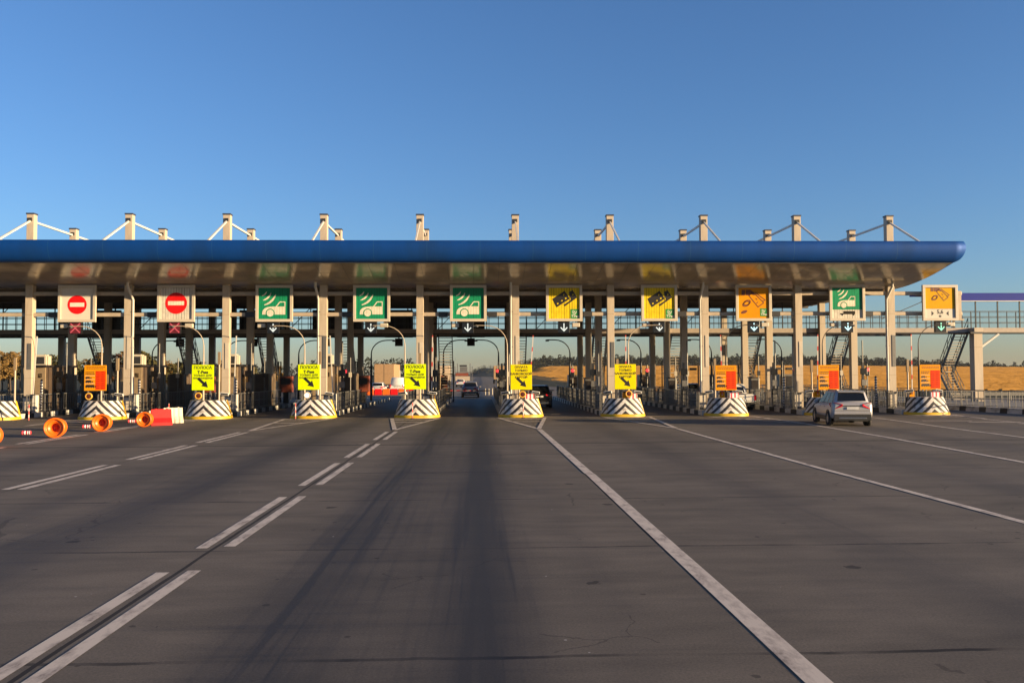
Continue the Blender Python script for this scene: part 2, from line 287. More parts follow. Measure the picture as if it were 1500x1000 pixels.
# ------------------------------------------------------------------ mesh helpers
class MB:
    def __init__(s): s.v = []; s.f = []; s.mi = []; s.mats = []; s.sm = []; s.uv = {}
    def m(s, name):
        if name not in s.mats: s.mats.append(name)
        return s.mats.index(name)
    def add(s, vs, fs, mname, smooth=False):
        o = len(s.v); k = s.m(mname); s.v += [tuple(v) for v in vs]
        for f in fs: s.f.append(tuple(i + o for i in f)); s.mi.append(k); s.sm.append(smooth)
        return s
    def box(s, a, b, mname, M=None):
        x0, y0, z0 = a; x1, y1, z1 = b
        vs = [(x0,y0,z0),(x1,y0,z0),(x1,y1,z0),(x0,y1,z0),(x0,y0,z1),(x1,y0,z1),(x1,y1,z1),(x0,y1,z1)]
        if M is not None: vs = [tuple(M @ Vector(v)) for v in vs]
        return s.add(vs, [(0,3,2,1),(4,5,6,7),(0,1,5,4),(1,2,6,5),(2,3,7,6),(3,0,4,7)], mname)
    def cbox(s, c, sz, mname, M=None):
        return s.box([c[i]-sz[i]/2 for i in range(3)], [c[i]+sz[i]/2 for i in range(3)], mname, M)
    def bar(s, p, q, w, h, mname):
        """square bar from p to q"""
        p, q = Vector(p), Vector(q); d = (q-p); n = d.normalized()
        up = Vector((0,0,1)) if abs(n.z) < 0.98 else Vector((0,1,0))
        a = n.cross(up).normalized(); b = a.cross(n)
        vs = []
        for c in (p, q):
            for sa, sb in ((-1,-1),(1,-1),(1,1),(-1,1)): vs.append(c + a*(sa*w/2) + b*(sb*h/2))
        return s.add(vs, [(0,1,2,3),(7,6,5,4),(0,4,5,1),(1,5,6,2),(2,6,7,3),(3,7,4,0)], mname)
    def tube(s, pts, r, mname, n=8):
        pts = [Vector(p) for p in pts]; rs = r if isinstance(r, (list, tuple)) else [r]*len(pts)
        vs = []; up = None
        for i, p in enumerate(pts):
            d = (pts[min(i+1, len(pts)-1)] - pts[max(i-1, 0)]).normalized()
            if up is None: up = Vector((0,0,1)) if abs(d.z) < 0.9 else Vector((0,1,0))
            a = d.cross(up).normalized(); b = a.cross(d); up = b
            for k in range(n):
                t = 2*math.pi*k/n; vs.append(p + a*(rs[i]*math.cos(t)) + b*(rs[i]*math.sin(t)))
        fs = []
        for i in range(len(pts)-1):
            for k in range(n):
                k2 = (k+1) % n; fs.append((i*n+k, i*n+k2, (i+1)*n+k2, (i+1)*n+k))
        s.add(vs, fs, mname, True)
        e = (len(pts)-1)*n
        s.add(vs[:n], [tuple(range(n))[::-1]], mname); s.add(vs[e:], [tuple(range(n))], mname)
        return s
    def lathe(s, prof, M, mname, n=28):
        """(r, z) profile turned about the local Z axis"""
        vs = []
        for r, z in prof:
            for k in range(n):
                t = 2*math.pi*k/n; vs.append(M @ Vector((r*math.cos(t), r*math.sin(t), z)))
        fs = []
        for i in range(len(prof)-1):
            for k in range(n):
                k2 = (k+1) % n; fs.append((i*n+k, i*n+k2, (i+1)*n+k2, (i+1)*n+k))
        return s.add(vs, fs, mname, True)
    def poly(s, pts, y, t, mname, M=None):
        """flat shape in the XZ plane, front at y, thickness t behind it (faces -Y)"""
        n = len(pts)
        area = sum(pts[i][0]*pts[(i+1)%n][1]-pts[(i+1)%n][0]*pts[i][1] for i in range(n))
        if area < 0: pts = pts[::-1]
        vs = [Vector((p[0], y, p[1])) for p in pts] + [Vector((p[0], y+t, p[1])) for p in pts]
        if M is not None: vs = [M @ v for v in vs]
        fs = [tuple(range(n)), tuple(range(2*n-1, n-1, -1))] + [((i+1)%n, i, n+i, n+(i+1)%n) for i in range(n)]
        return s.add(vs, fs, mname)
    def build(s, name, parent=None, loc=None, bevel=0, recalc=True):
        me = bpy.data.meshes.new(name); me.from_pydata(s.v, [], s.f)
        for k in s.mats: me.materials.append(MATS[k])
        me.polygons.foreach_set('material_index', s.mi); me.polygons.foreach_set('use_smooth', s.sm); me.update()
        if recalc:
            bm = bmesh.new(); bm.from_mesh(me); bmesh.ops.recalc_face_normals(bm, faces=bm.faces); bm.to_mesh(me); bm.free()
        o = bpy.data.objects.new(name, me); COL.objects.link(o)
        if parent: o.parent = parent
        if loc: o.location = loc
        if bevel:
            bv = o.modifiers.new('bevel', 'BEVEL'); bv.width = bevel; bv.segments = 2; bv.limit_method = 'ANGLE'; bv.angle_limit = R(40)
        return o

def tag(o, label, cat, group=None, kind=None):
    o['label'] = label; o['category'] = cat
    if group: o['group'] = group
    if kind: o['kind'] = kind
    return o
def thing(name, label, cat, loc=(0,0,0), rz=0, group=None):
    o = bpy.data.objects.new(name, None); COL.objects.link(o); o.location = loc; o.rotation_euler = (0, 0, rz); o.empty_display_size = 0.2
    return tag(o, label, cat, group)
def kids(o): return [c for c in COL.objects if c.parent == o]
def copy_tree(o, parent=None):
    c = o.copy(); COL.objects.link(c)
    if parent: c.parent = parent
    for ch in kids(o): copy_tree(ch, c)
    return c
def structure(o, name=None):
    o['kind'] = 'structure'; return o

def text_mesh(body, size, bold=0.0):
    cu = bpy.data.curves.new('lettering', 'FONT'); cu.body = body; cu.size = size; cu.align_x = 'CENTER'; cu.align_y = 'CENTER'; cu.offset = bold; cu.resolution_u = 3
    o = bpy.data.objects.new('lettering', cu); COL.objects.link(o)
    dg = bpy.context.evaluated_depsgraph_get(); me = bpy.data.meshes.new_from_object(o.evaluated_get(dg))
    v = [p.co.copy() for p in me.vertices]; f = [tuple(p.vertices) for p in me.polygons]
    bpy.data.objects.remove(o); bpy.data.curves.remove(cu); bpy.data.meshes.remove(me)
    return v, f
def add_text(mb, body, cx, cz, size, y, mname, bold=0.0, sx=1.0):
    v, f = text_mesh(body, size, bold)
    mb.add([(cx + p.x*sx, y, cz + p.y) for p in v], f, mname)

# ------------------------------------------------------------------ layout numbers
P0, PITCH = -27.77, 6.0
def mx(i): return P0 + PITCH * i
ROWS = (55.1, 60.75, 66.4, 72.05)
SOF = 8.0                                    # lowest underside of the canopy
IW = 1.12                                    # half width of an island
KH = 0.28                                    # island height
DESC = {  # how each toll island can be told apart
 -1: 'island at far left edge', 0: 'leftmost visible island', 1: 'island beyond the orange drums', 2: 'leftmost lime board island', 3: 'middle lime board island',
 4: 'lime board island by the open lane', 5: 'yellow board island by the open lane', 6: 'second yellow board island', 7: 'island beside the white pickup', 8: 'island behind the silver car', 9: 'last island at the canopy end'}

# ------------------------------------------------------------------ ground, roads, field
def hfun(x, y):
    if y < 110: return 0.0
    if x < 18: H = 0
    elif x < 70: H = 9.4*(x-18)/52
    elif x < 330: H = 9.4
    elif x < 560: H = 9.4 - 11.2*(x-330)/230
    else: H = -1.8
    t = (y-110)/790
    return H*min(t, 1.25)
def grid(name, xs, ys, off, mname, hf=hfun):
    mb = MB(); vs = [(x, y, hf(x, y)+off) for y in ys for x in xs]; n = len(xs)
    fs = [(j*n+i, j*n+i+1, (j+1)*n+i+1, (j+1)*n+i) for j in range(len(ys)-1) for i in range(n-1)]
    mb.add(vs, fs, mname, True); return structure(mb.build(name, recalc=False))
XS = [-2400,-1500,-700,-350,-150,-60,-20,0,18,31,44,57,70,110,170,250,330,387,445,502,560,800,1500,2400]
YS = [-300,-100,0,40,80,110,150,220,320,450,600,750,900,1100,1500,2000,2500]
grid('ground', XS, YS, -0.06, 'verge')
grid('field', [22,31,44,57,70,110,170,250,330,387,445,502,560,700], [113,150,220,320,450,600,750,900], 0.0, 'straw_ground')
mb = MB()
pl = [(-70,-30),(60,-30),(60,20),(38.5,34),(33.6,44),(32.0,50.5),(30.95,57.4),(30.9,100),(12,170),(9,400),(9,1600),(-24,1600),(-24,400),(-30,170),(-60,110),(-70,60)]
mb.add([(x, y, 0.0) for x, y in pl], [tuple(range(len(pl)))], 'road_surface'); road = structure(mb.build('road', recalc=False))
# a side road past the plaza on the right
mb = MB(); mb.add([(40,76,-0.02),(300,60,-0.02),(300,68,-0.02),(40,84,-0.02)], [(0,1,2,3)], 'road_surface'); structure(mb.build('side_road', recalc=False))

# stubble: standing rows of straw on the field
mb = MB(); rnd = random.Random(3); y = 114.0
while y < 895:
    step = 1.1 + (y-114)*0.008; h = 0.22 + (y-114)*0.0004
    x0 = 24 if y < 300 else 30; x1 = min(700, 0.62*y+60); seg = 1.0 + (y-114)*0.008
    x = x0 + rnd.random()*seg
    while x < x1:
        xa, xb = x, x+seg*1.05; ya = y+rnd.uniform(-.5,.5)*step*.6; yb = ya+rnd.uniform(-.16,.16)*seg
        za, zb = hfun(xa, ya), hfun(xb, yb); hh = h*rnd.uniform(.6,1.25); hk = h*rnd.uniform(.6,1.25)
        mb.add([(xa,ya,za-.1),(xb,yb,zb-.1),(xb,yb+.1,zb+hk),((xa+xb)/2,(ya+yb)/2+.1,(za+zb)/2+h*rnd.uniform(.7,1.4)),(xa,ya+.1,za+hh)], [(0,1,2,3,4)], 'stubble')
        x += seg
    y += step
st = mb.build('stubble', recalc=False); st['kind'] = 'stuff'; st['label'] = 'golden straw stubble covering the sloping field'; st['category'] = 'stubble'

# ------------------------------------------------------------------ lane markings
mb = MB()
def mark(pts, w=None, z=0.004):
    """a stripe through the points on the ground"""
    for (a, b) in zip(pts[:-1], pts[1:]):
        d = Vector((b[0]-a[0], b[1]-a[1])); n = Vector((-d.y, d.x)).normalized()*w/2
        mb.add([(a[0]-n.x,a[1]-n.y,z),(a[0]+n.x,a[1]+n.y,z),(b[0]+n.x,b[1]+n.y,z),(b[0]-n.x,b[1]-n.y,z)], [(0,3,2,1)], 'road_paint')
for a, b in ((2.0,5.3),(6.0,11.45),(13.0,18.3),(20.15,25.15),(26.8,31.9),(33.9,38.5)):
    for x in (-4.06, -3.69): mark([(x, a+(.12 if x > -3.9 else 0)), (x, b+(.1 if x > -3.9 else 0))], 0.17)
for a, b in ((7.5,12.5),(13.7,18.6),(19.9,25.1),(26.65,31.85),(33.1,38.8)):
    for x in (-10.52, -10.17): mark([(x, a), (x, b)], 0.19)
for a, b in ((13,18),(19.5,25),(26.5,31.5),(33,38),(39.6,44.6)):
    for x in (-17.05, -16.70): mark([(x, a), (x, b)], 0.19)
mark([(2.75, 1), (2.75, 22)], 0.23); mark([(2.73, 22), (2.66, 39.6)], 0.23, 0.008)
mark([(9.3, 4), (9.1, 15)], 0.18); mark([(9.1,15),(8.93,23),(8.9,39.5)], 0.18, 0.008)
mark([(14.9, 8), (15.1, 24)], 0.2); mark([(15.1,24),(15.75,34),(15.95,42.5)], 0.2, 0.008)
mark([(20.6, 12), (20.7, 30)], 0.2); mark([(20.7,30),(21.0,38),(21.7,46)], 0.2, 0.008)
mark([(26.5, 18), (26.4, 36)], 0.18); mark([(26.4,36),(26.8,46)], 0.18, 0.008)
def gore(i, tip, yb=50.0, wid=1.35):
    c = mx(i)+0.1
    mark([(tip[0], tip[1]), (c-wid, yb)], 0.2, 0.012); mark([(tip[0], tip[1]), (c+wid, yb)], 0.2, 0.016); mark([(c-wid, yb-.4), (c+wid, yb-.4)], 0.42, 0.020)
    for t in (0.58, 0.80):
        y = tip[1] + (yb-tip[1])*t; mark([(tip[0]+(c-wid-tip[0])*t, y), (tip[0]+(c+wid-tip[0])*t, y)], 0.38, 0.024)
gore(4, (-3.85, 39.7)); gore(5, (2.65, 39.8)); gore(3, (-10.3, 39.6)); gore(6, (8.9, 39.7)); gore(2, (-16.9, 45.2)); gore(7, (15.95, 42.6)); gore(8, (21.7, 46.0), 50.4); gore(9, (27.0, 46.0), 50.4)
gore(1, (-22.6, 44.5)); gore(0, (-28.6, 44.5))
for k in range(4): mark([(22.8+k*1.6, 44.6-k*1.5), (25.2+k*1.6, 44.2-k*1.5)], 0.36, 0.012)
structure(mb.build('lane_markings', recalc=False))

# right-hand kerb and the strip of pavement behind it
KR = [(36.2,39.0),(33.6,44.0),(32.0,50.5),(30.95,57.4),(30.85,72),(30.85,92)]
mb = MB()
strip = [(x, y) for x, y in KR] + [(34.5,92),(42.5,66),(46,39)]
n = len(strip); mb.add([(x,y,0.26) for x, y in strip], [tuple(range(n))[::-1]], 'kerb_concrete'); structure(mb.build('pavement', recalc=False))
kerb_t = thing('roadside_kerb', 'black and white painted kerb bordering the wide right hand lane under the steel railing', 'kerb', (31, 57, 0))
def along(path, step0, cb):
    pass
def walk(path):
    out = []
    for a, b in zip(path[:-1], path[1:]):
        a, b = Vector((a[0],a[1],0)), Vector((b[0],b[1],0)); out.append((a, b, (b-a).length))
    return out
def at_len(path, s):
    for a, b, l in walk(path):
        if s <= l: return a + (b-a)*(s/l)
        s -= l
    return Vector((path[-1][0], path[-1][1], 0))
tot = sum(l for _, _, l in walk(KR)); s = 0; white = True
while s < tot:
    l = 1.2 if white else 0.6; a = at_len(KR, s); b = at_len(KR, min(tot, s+l-0.015)); d = (b-a); 
    if d.length > 0.1:
        nrm = Vector((d.y, -d.x, 0)).normalized()*(-0.02)
        k = MB(); o = Vector((-31, -57, 0)); nn = Vector((-d.y, d.x, 0)).normalized()
        if nn.x < 0: nn = -nn
        p = [a, b, b+nn*0.24, a+nn*0.24]; q = [a+nn*0.05, b+nn*0.05, b+nn*0.24, a+nn*0.24]
        k.add([v+o for v in p]+[v+o+Vector((0,0,0.32)) for v in q], [(0,1,2,3),(4,5,6,7),(0,1,5,4),(1,2,6,5),(2,3,7,6),(3,0,4,7)], 'kerb_white' if white else 'kerb_black')
        k.build('kerb_stone', kerb_t)
    s += l; white = not white

# ------------------------------------------------------------------ railings
def railing(path, z, label, h=1.08, gap=0.30, group='steel guard railings', matn='galvanised', name='guard_railing'):
    o0 = Vector((path[0][0], path[0][1], z)); t = thing(name, label, 'railing', tuple(o0), 0, group)
    hr = MB()
    for a, b, l in walk(path):
        for zz in (h, h*0.52, 0.12):
            hr.bar((a.x-o0.x, a.y-o0.y, zz), (b.x-o0.x, b.y-o0.y, zz), 0.05 if zz == h else 0.03, 0.05 if zz == h else 0.03, matn)
    hr.build('handrail', t)
    tot = sum(l for _, _, l in walk(path)); nb = max(1, round(tot/2.1)); 
    for k in range(nb):
        p = MB(); s0 = tot*k/nb; m = int((tot/nb)/gap)
        for q in range(m):
            c = at_len(path, s0 + (tot/nb)*q/m) - Vector((o0.x, o0.y, 0)); w = 0.06 if q == 0 else 0.026
            p.box((c.x-w/2, c.y-w/2, 0.0), (c.x+w/2, c.y+w/2, h-0.026), matn)
        p.build('bar_panel', t)
    return t
railing([(x+0.35, y) for x, y in KR[1:]], 0.26, 'grey steel railing on the right hand kerb, running out of the frame', gap=0.42)
railing([(34.6,64.5),(60,62)], 0.0, 'long grey railing crossing behind the free standing column at right', gap=0.42)

# ------------------------------------------------------------------ toll islands
def make_island():
    t = thing('toll_island', '', 'traffic island', (0,0,0), 0, 'raised toll islands between the lanes')
    m = MB(); y0, y1 = 51.5, 86.0
    m.box((-IW+0.16, y0+0.15, 0), (IW-0.16, y1, KH-0.012), 'kerb_concrete'); m.build('slab', t)
    y = y0; k = 0
    while y < y1:
        l = 1.0; mt = 'kerb_white' if k % 2 == 0 else 'kerb_black'
        for s in (-1, 1):
            b = MB(); a0, a1 = (IW-0.16, IW) if s > 0 else (-IW, -IW+0.16)
            b.box((a0, y, 0), (a1, min(y+l-0.012, y1), KH), mt); b.build('kerb_stone', t)
        y += l; k += 1
    return t
isl = make_island()
islands = {}
for i in range(-1, 10):
    o = isl if i == -1 else copy_tree(isl)
    o.location = (mx(i), 0, 0); islands[i] = o
    o['label'] = {-1:'painted concrete island partly out of the frame at far left', 0:'painted concrete island carrying the leftmost visible front column', 1:'painted concrete island behind the orange plastic drums', 2:'painted concrete island behind the red and white plastic barriers',
      3:'painted concrete island under the middle lime lane board', 4:'painted concrete island bordering the open middle lane on its left', 5:'painted concrete island bordering the open middle lane on its right', 6:'painted concrete island behind the second yellow card board',
      7:'painted concrete island beside the white pickup, to its left', 8:'painted concrete island directly behind the silver car', 9:'painted concrete island with the last column, at the canopy end'}[i]
for i in range(-1, 10):
    for s in (-1, 1):
        x = mx(i) + s*(IW-0.2)
        side = 'left' if s < 0 else 'right'
        railing([(x, 53.0), (x, 84.0)] if i > 3 or s < 0 else [(x, 53.0), (x, 66.0)], KH, 'grey railing on the %s edge of the %s' % (side, DESC[i]), gap=0.28)

# ------------------------------------------------------------------ canopy
can = thing('toll_canopy', 'long flat toll canopy with blue rounded edge on rows of pale columns', 'canopy', (0, 55.1, 0))
YO = 55.1
YF0, YB0, XE = 49.9, 77.3, 27.45
def sof_z(y):                                # shallow trough: flat over the lanes, turned up at the front and back edges
    d = abs(y - 63.6) - 6.5
    return SOF if d <= 0 else SOF + 0.85*(d/7.2)**2
ys_ = [YF0 + (YB0-YF0)*k/60 for k in range(61)]
m = MB(); m.add([(x, y-YO, sof_z(y)) for y in ys_ for x in (-70, XE)], [(2*k, 2*k+2, 2*k+3, 2*k+1) for k in range(60)], 'soffit_panel', True)
for k in range(65):
    x = -69.4 + 1.5*k
    for q in range(0, 16): m.add([(x, ys_[q]-YO, sof_z(ys_[q])-.004), (x+.02, ys_[q]-YO, sof_z(ys_[q])-.004), (x+.02, ys_[q+1]-YO, sof_z(ys_[q+1])-.004), (x, ys_[q+1]-YO, sof_z(ys_[q+1])-.004)], [(0,3,2,1)], 'soffit_rib')
for q in (4, 8, 12): m.add([(-70, ys_[q]-YO, sof_z(ys_[q])-.005), (XE, ys_[q]-YO, sof_z(ys_[q])-.005), (XE, ys_[q]-YO+.025, sof_z(ys_[q]+.025)-.005), (-70, ys_[q]-YO+.025, sof_z(ys_[q]+.025)-.005)], [(0,3,2,1)], 'soffit_rib')
m.build('soffit', can, recalc=False)
TOPZ = 10.06
m = MB(); m.box((-70, YF0-YO+0.05, TOPZ-0.2), (XE-0.05, YB0-YO-0.05, TOPZ-0.02), 'roof_sheet'); m.build('roof', can)
prof = [(0.0,0.0),(0.12,0.028),(0.23,0.075),(0.33,0.145),(0.41,0.235),(0.475,0.34),(0.525,0.46),(0.555,0.58),(0.57,0.70),(0.56,0.81),(0.53,0.90),(0.49,0.97),(0.46,1.0),(0.2,1.003),(-0.1,1.003)]
path = [((-70,YF0),(0,-1)),((-20,YF0),(0,-1)),((XE-.05,YF0),(0,-1)),((XE,YF0),(1,-1)),((XE,YF0+.05),(1,0))]+[((XE,y),(1,0)) for y in ys_[1:-1:2]]+[((XE,YB0),(1,1)),((-70,YB0),(0,1))]
vs = []; n = len(prof)
for (p, d) in path:
    zb = sof_z(min(max(p[1],YF0),YB0))
    for o, f in prof: vs.append((p[0]+d[0]*o, p[1]+d[1]*o-YO, zb-0.002+(TOPZ-zb)*f))
fs = [(i*n+k, (i+1)*n+k, (i+1)*n+k+1, i*n+k+1) for i in range(len(path)-1) for k in range(n-1)]
m = MB(); m.add(vs, fs, 'fascia_blue', True)
zb = sof_z(YF0); x = -69.0
while x < 26:
    for k in range(1, 12):
        o, z = prof[k]; o2, z2 = prof[k+1]; z = zb+(TOPZ-zb)*z; z2 = zb+(TOPZ-zb)*z2
        m.add([(x, YF0-YO-o-0.003, z), (x+0.016, YF0-YO-o-0.003, z), (x+0.016, YF0-YO-o2-0.003, z2), (x, YF0-YO-o2-0.003, z2)], [(0,1,2,3)], 'fascia_joint')
    x += 3.0
m.build('fascia', can, recalc=False)
# dark lower lip along the front
m = MB(); m.box((-70, YF0-YO-0.10, zb-0.045), (XE-.05, YF0-YO+0.08, zb-0.006), 'dark_steel'); m.build('fascia_lip', can)
# ribbed ceiling behind the front columns
m = MB(); y = 57.4
while y < 72.5:
    m.box((-68, y-YO, SOF-0.11), (26.9, y-YO+0.35, sof_z(y)+.02), 'soffit_rib'); y += 0.95
m.build('ceiling_ribs', can)
for y0 in (58.0, 63.4, 69.5):
    m = MB(); m.box((-68, y0-YO, SOF-0.30), (26.4, y0-YO+.35, SOF-0.11), 'soffit_rib'); m.build('ceiling_beam', can)
# columns with masts above the roof
CW = 0.44
for i in range(-1, 10):
    for r, y in enumerate(ROWS):
        m = MB(); top = 12.46 if r < 4 else SOF
        m.box((-CW/2, -CW/2, 0), (CW/2, CW/2, top-KH), 'concrete_paint')
        for z in (2.05, 5.95, 9.6):
            m.box((-CW/2-0.004, -CW/2-0.004, z), (CW/2+0.004, CW/2+0.004, z+0.02), 'booth_trim')
        c = m.build('column', can, (mx(i), y-YO, KH), bevel=0.03)
        m = MB(); m.box((-CW/2-0.03, -CW/2-0.03, 0), (CW/2+0.03, CW/2+0.03, 0.09), 'column_cap')
        m.box((-0.12, -CW/2-0.06, -0.42), (0.12, CW/2+0.06, -0.22), 'dark_steel'); m.build('cap', c, (0, 0, top-KH))
        if r == 0:
            m = MB(); m.box((-0.02,-CW/2-0.03,2.6),(0.20,-CW/2+0.02,4.6 if i % 2 else 4.2),'sign_frame' if i % 3 else 'galvanised'); m.build('cable_duct', c)
    zt = 12.06; xm = mx(i)
    m = MB()
    m.bar((xm, ROWS[0]-YO-0.2, zt), (xm, 50.5-YO, 9.95), 0.085, 0.11, 'white_steel'); m.build('tie_rod', can)
    for a, b in zip(ROWS[:-1], ROWS[1:]):
        m = MB(); m.bar((xm, a-YO+0.22, zt), (xm, b-YO-0.28, zt), 0.095, 0.12, 'white_steel'); m.build('tie_rod', can)
    m = MB(); m.bar((xm, ROWS[3]-YO+0.2, zt), (xm, 76.7-YO, 9.95), 0.085, 0.11, 'white_steel'); m.build('tie_rod', can)
# drain pipes down some front columns
for i, s in ((1, 1), (3, -1), (5, -1), (7, -1), (9, -1)):
    x = mx(i) + s*(CW/2+0.09); y = 55.1-0.18-YO
    m = MB(); m.tube([(x+s*0.02, y-0.9, sof_z(54.0)), (x+s*0.02, y-0.9, 7.9), (x+s*0.0, y-0.3, 7.45), (x, y, 7.15), (x, y, 0.3)], 0.075, 'white_steel', 10)
    for z in (6.4, 4.2, 2.0): m.cbox((x-s*0.03, y+0.03, z), (0.2, 0.16, 0.05), 'galvanised')
    m.build('drain_pipe', can)

# ------------------------------------------------------------------ sign gantry pipes
ga = thing('sign_gantry', 'long beige pipe rails between the front columns carrying the overhead lane signs', 'gantry', (0, 55.1, 6.25))
for z, nm in ((0, 'lower_rail'), (1.3, 'upper_rail')):
    m = MB(); m.box((-68, -0.11, z-0.12), (30.9, 0.11, z+0.12), 'beige_steel'); m.build(nm, ga, bevel=0.03)
m = MB(); m.box((30.6, -0.10, -0.35), (30.85, 0.10, 1.45), 'beige_steel'); m.box((30.55,-0.2,-0.45),(30.95,0.2,-0.35),'beige_steel'); m.build('end_post', ga)
for i in range(-1, 10):
    m = MB(); s = 1 if i < 5 else -1
    m.box((mx(i)+1.45*s-0.28, -0.16, -0.16), (mx(i)+1.45*s+0.28, 0.16, 0.16), 'dark_steel'); m.build('bracket', ga)

# ------------------------------------------------------------------ overhead lane signs
HS = 1.14
def frame_parts(t, zc=0):
    m = MB(); w, b, d = HS, 0.17, 0.16
    m.box((-w,-d,-w),(w,0,-w+b),'sign_frame'); m.box((-w,-d,w-b),(w,0,w),'sign_frame'); m.box((-w,-d,-w+b),(-w+b,0,w-b),'sign_frame'); m.box((w-b,-d,-w+b),(w,0,w-b),'sign_frame')
    m.box((-w+b,-0.02,-w+b),(w-b,0,w-b),'sign_frame'); m.build('frame', t, bevel=0.015)
    m = MB(); 
    for x in (-0.7, 0.7):
        m.box((x-0.05, 0.002, -0.9), (x+0.05, 0.26, -0.78), 'dark_steel'); m.box((x-0.05, 0.002, 0.55), (x+0.05, 0.26, 0.67), 'dark_steel')
    m.build('bracket', t)
IN = HS-0.17
def panel(t, mname, z0=-IN, z1=IN, name='panel'):
    m = MB(); m.box((-IN+0.005, -0.08, z0+0.005), (IN-0.005, -0.03, z1-0.005), mname); return m.build(name, t)
YF = -0.088
def circ(cx, cz, r, n=40, a0=0, a1=360): return [(cx+r*math.cos(R(a0+(a1-a0)*k/n)), cz+r*math.sin(R(a0+(a1-a0)*k/n))) for k in range(n if a1-a0 == 360 else n+1)]
def ringarc(cx, cz, r, w, a0, a1, n=20):
    o = []; i_ = []
    for k in range(n+1):
        a = R(a0+(a1-a0)*k/n); ww = w*(0.35+0.65*math.sin(math.pi*min(1, max(0.05, k/n))))
        o.append((cx+(r+ww/2)*math.cos(a), cz+(r+ww/2)*math.sin(a))); i_.append((cx+(r-ww/2)*math.cos(a), cz+(r-ww/2)*math.sin(a)))
    return o + i_[::-1]
def stroke(m, pts, w, y, mname, closed=False):
    if closed: pts = pts + [pts[0]]
    for k, (a, b) in enumerate(zip(pts[:-1], pts[1:])):
        d = Vector((b[0]-a[0], b[1]-a[1])); 
        if d.length < 1e-6: continue
        d.normalize(); n = Vector((-d.y, d.x))*w/2; e = d*w*0.3
        m.poly([(a[0]-e.x-n.x,a[1]-e.y-n.y),(b[0]+e.x-n.x,b[1]+e.y-n.y),(b[0]+e.x+n.x,b[1]+e.y+n.y),(a[0]-e.x+n.x,a[1]-e.y+n.y)], y-0.0002*(k%5), 0.005, mname)
def ring(m, cx, cz, rx, rz, w, y, mname, rot=0, n=28):
    for k in range(n):
        a, b = 2*math.pi*k/n, 2*math.pi*(k+1)/n; p = []
        for t, q in ((a, 1), (b, 1), (b, 0), (a, 0)):
            x, z = (rx-(0 if q else w))*math.cos(t), (rz-(0 if q else w))*math.sin(t); p.append((cx+x*math.cos(rot)-z*math.sin(rot), cz+x*math.sin(rot)+z*math.cos(rot)))
        m.add([(a_[0], y, a_[1]) for a_ in p], [(0,1,2,3)], mname)
def tag_car(m, ox, oz, k, ink, bg):
    """toll transponder pictogram: radio waves above the front half of a car"""
    n = lambda x, y: (ox+k*(x-285)/190*IN, oz+k*(532-y)/192*IN)
    c = n(118, 362)
    for r, w in ((78, 16), (133, 20), (192, 24)):
        m.poly(ringarc(c[0], c[1], r/190*IN*k, w/190*IN*k, -76, -18), YF, 0.006, ink)
    body = [n(*p) for p in ((142,668),(142,640),(150,612),(172,592),(205,577),(250,571),(300,570),(418,570),(418,668))]
    m.poly(body, YF, 0.006, ink)
    stroke(m, [n(*p) for p in ((308,572),(352,514),(413,514),(413,572))], 11/190*IN*k, YF-0.001, ink)
    w = n(237, 650); m.poly(circ(w[0], w[1], 54/190*IN*k), YF-0.004, 0.004, bg); m.poly(circ(w[0], w[1], 42/190*IN*k), YF-0.008, 0.004, ink)
def logo(m, x0, z0, w, h):
    m.poly([(x0,z0),(x0+w,z0),(x0+w,z0+h),(x0,z0+h)], YF, 0.006, 'logo_green')
    for r in (0.12, 0.22, 0.32): m.poly(ringarc(x0+w*0.12, z0+h*0.92, r*w/0.55, 0.05*w/0.55, -80, -10, 8), YF-0.004, 0.004, 'ink_white')
    add_text(m, 'T-Pass', x0+w*0.55, z0+h*0.24, h*0.32, YF-0.006, 'ink_white', 0.006)
def money(m, ox, oz, k, ink):
    """notes, a bank card and coins"""
    q = lambda x, z: (ox+x*k*IN, oz+z*k*IN)
    for x0, x1 in ((-0.77,-0.55),(-0.50,-0.20)): m.poly([q(x0,.50),q(x1,.50),q(x1,.86),q(x0,.86)], YF, 0.006, 'slat_black' if ink == 'black_ink' else ink)
    m.poly([q(-.19,.58),q(0.10,.50),q(-.02,.72),q(-.19,.86)], YF, 0.006, ink)
    stroke(m, [q(*p) for p in ((-.30,.50),(-.02,.72),(.68,.02),(.30,-.26))], 0.05*k, YF, ink, True)
    stroke(m, [q(*p) for p in ((.12,.70),(.42,.46),(.78,.20),(.62,.12))], 0.05*k, YF, ink)
    stroke(m, [q(*p) for p in ((.16,.30),(.24,.22))], 0.05*k, YF, ink); stroke(m, [q(*p) for p in ((.2,-.02),(.3,.06))], 0.04*k, YF, ink)
    for cx, cz in ((-.48,-.05),(-.42,.02)):
        c = q(cx, cz); ring(m, c[0], c[1], .26*k*IN, .17*k*IN, .06*k, YF-0.002, ink, R(28))
def sign_no_entry(t, slatted):
    panel(t, 'slat_white' if slatted else 'panel_white'); m = MB(); r = 0.66 if slatted else 0.575; cz = 0.02 if slatted else -0.07
    m.poly(circ(0, cz, r, 56), YF, 0.007, 'slat_red' if slatted else 'disc_red')
    bw = r*0.75; m.poly([(-bw,cz-.125),(bw,cz-.125),(bw,cz+.125),(-bw,cz+.125)], YF-0.006, 0.005, 'slat_cream' if slatted else 'ink_white'); m.build('pictogram', t)
def sign_tag(t):
    panel(t, 'slat_green'); m = MB(); tag_car(m, 0, 0, 1.0, 'slat_cream', 'slat_green'); m.build('pictogram', t)
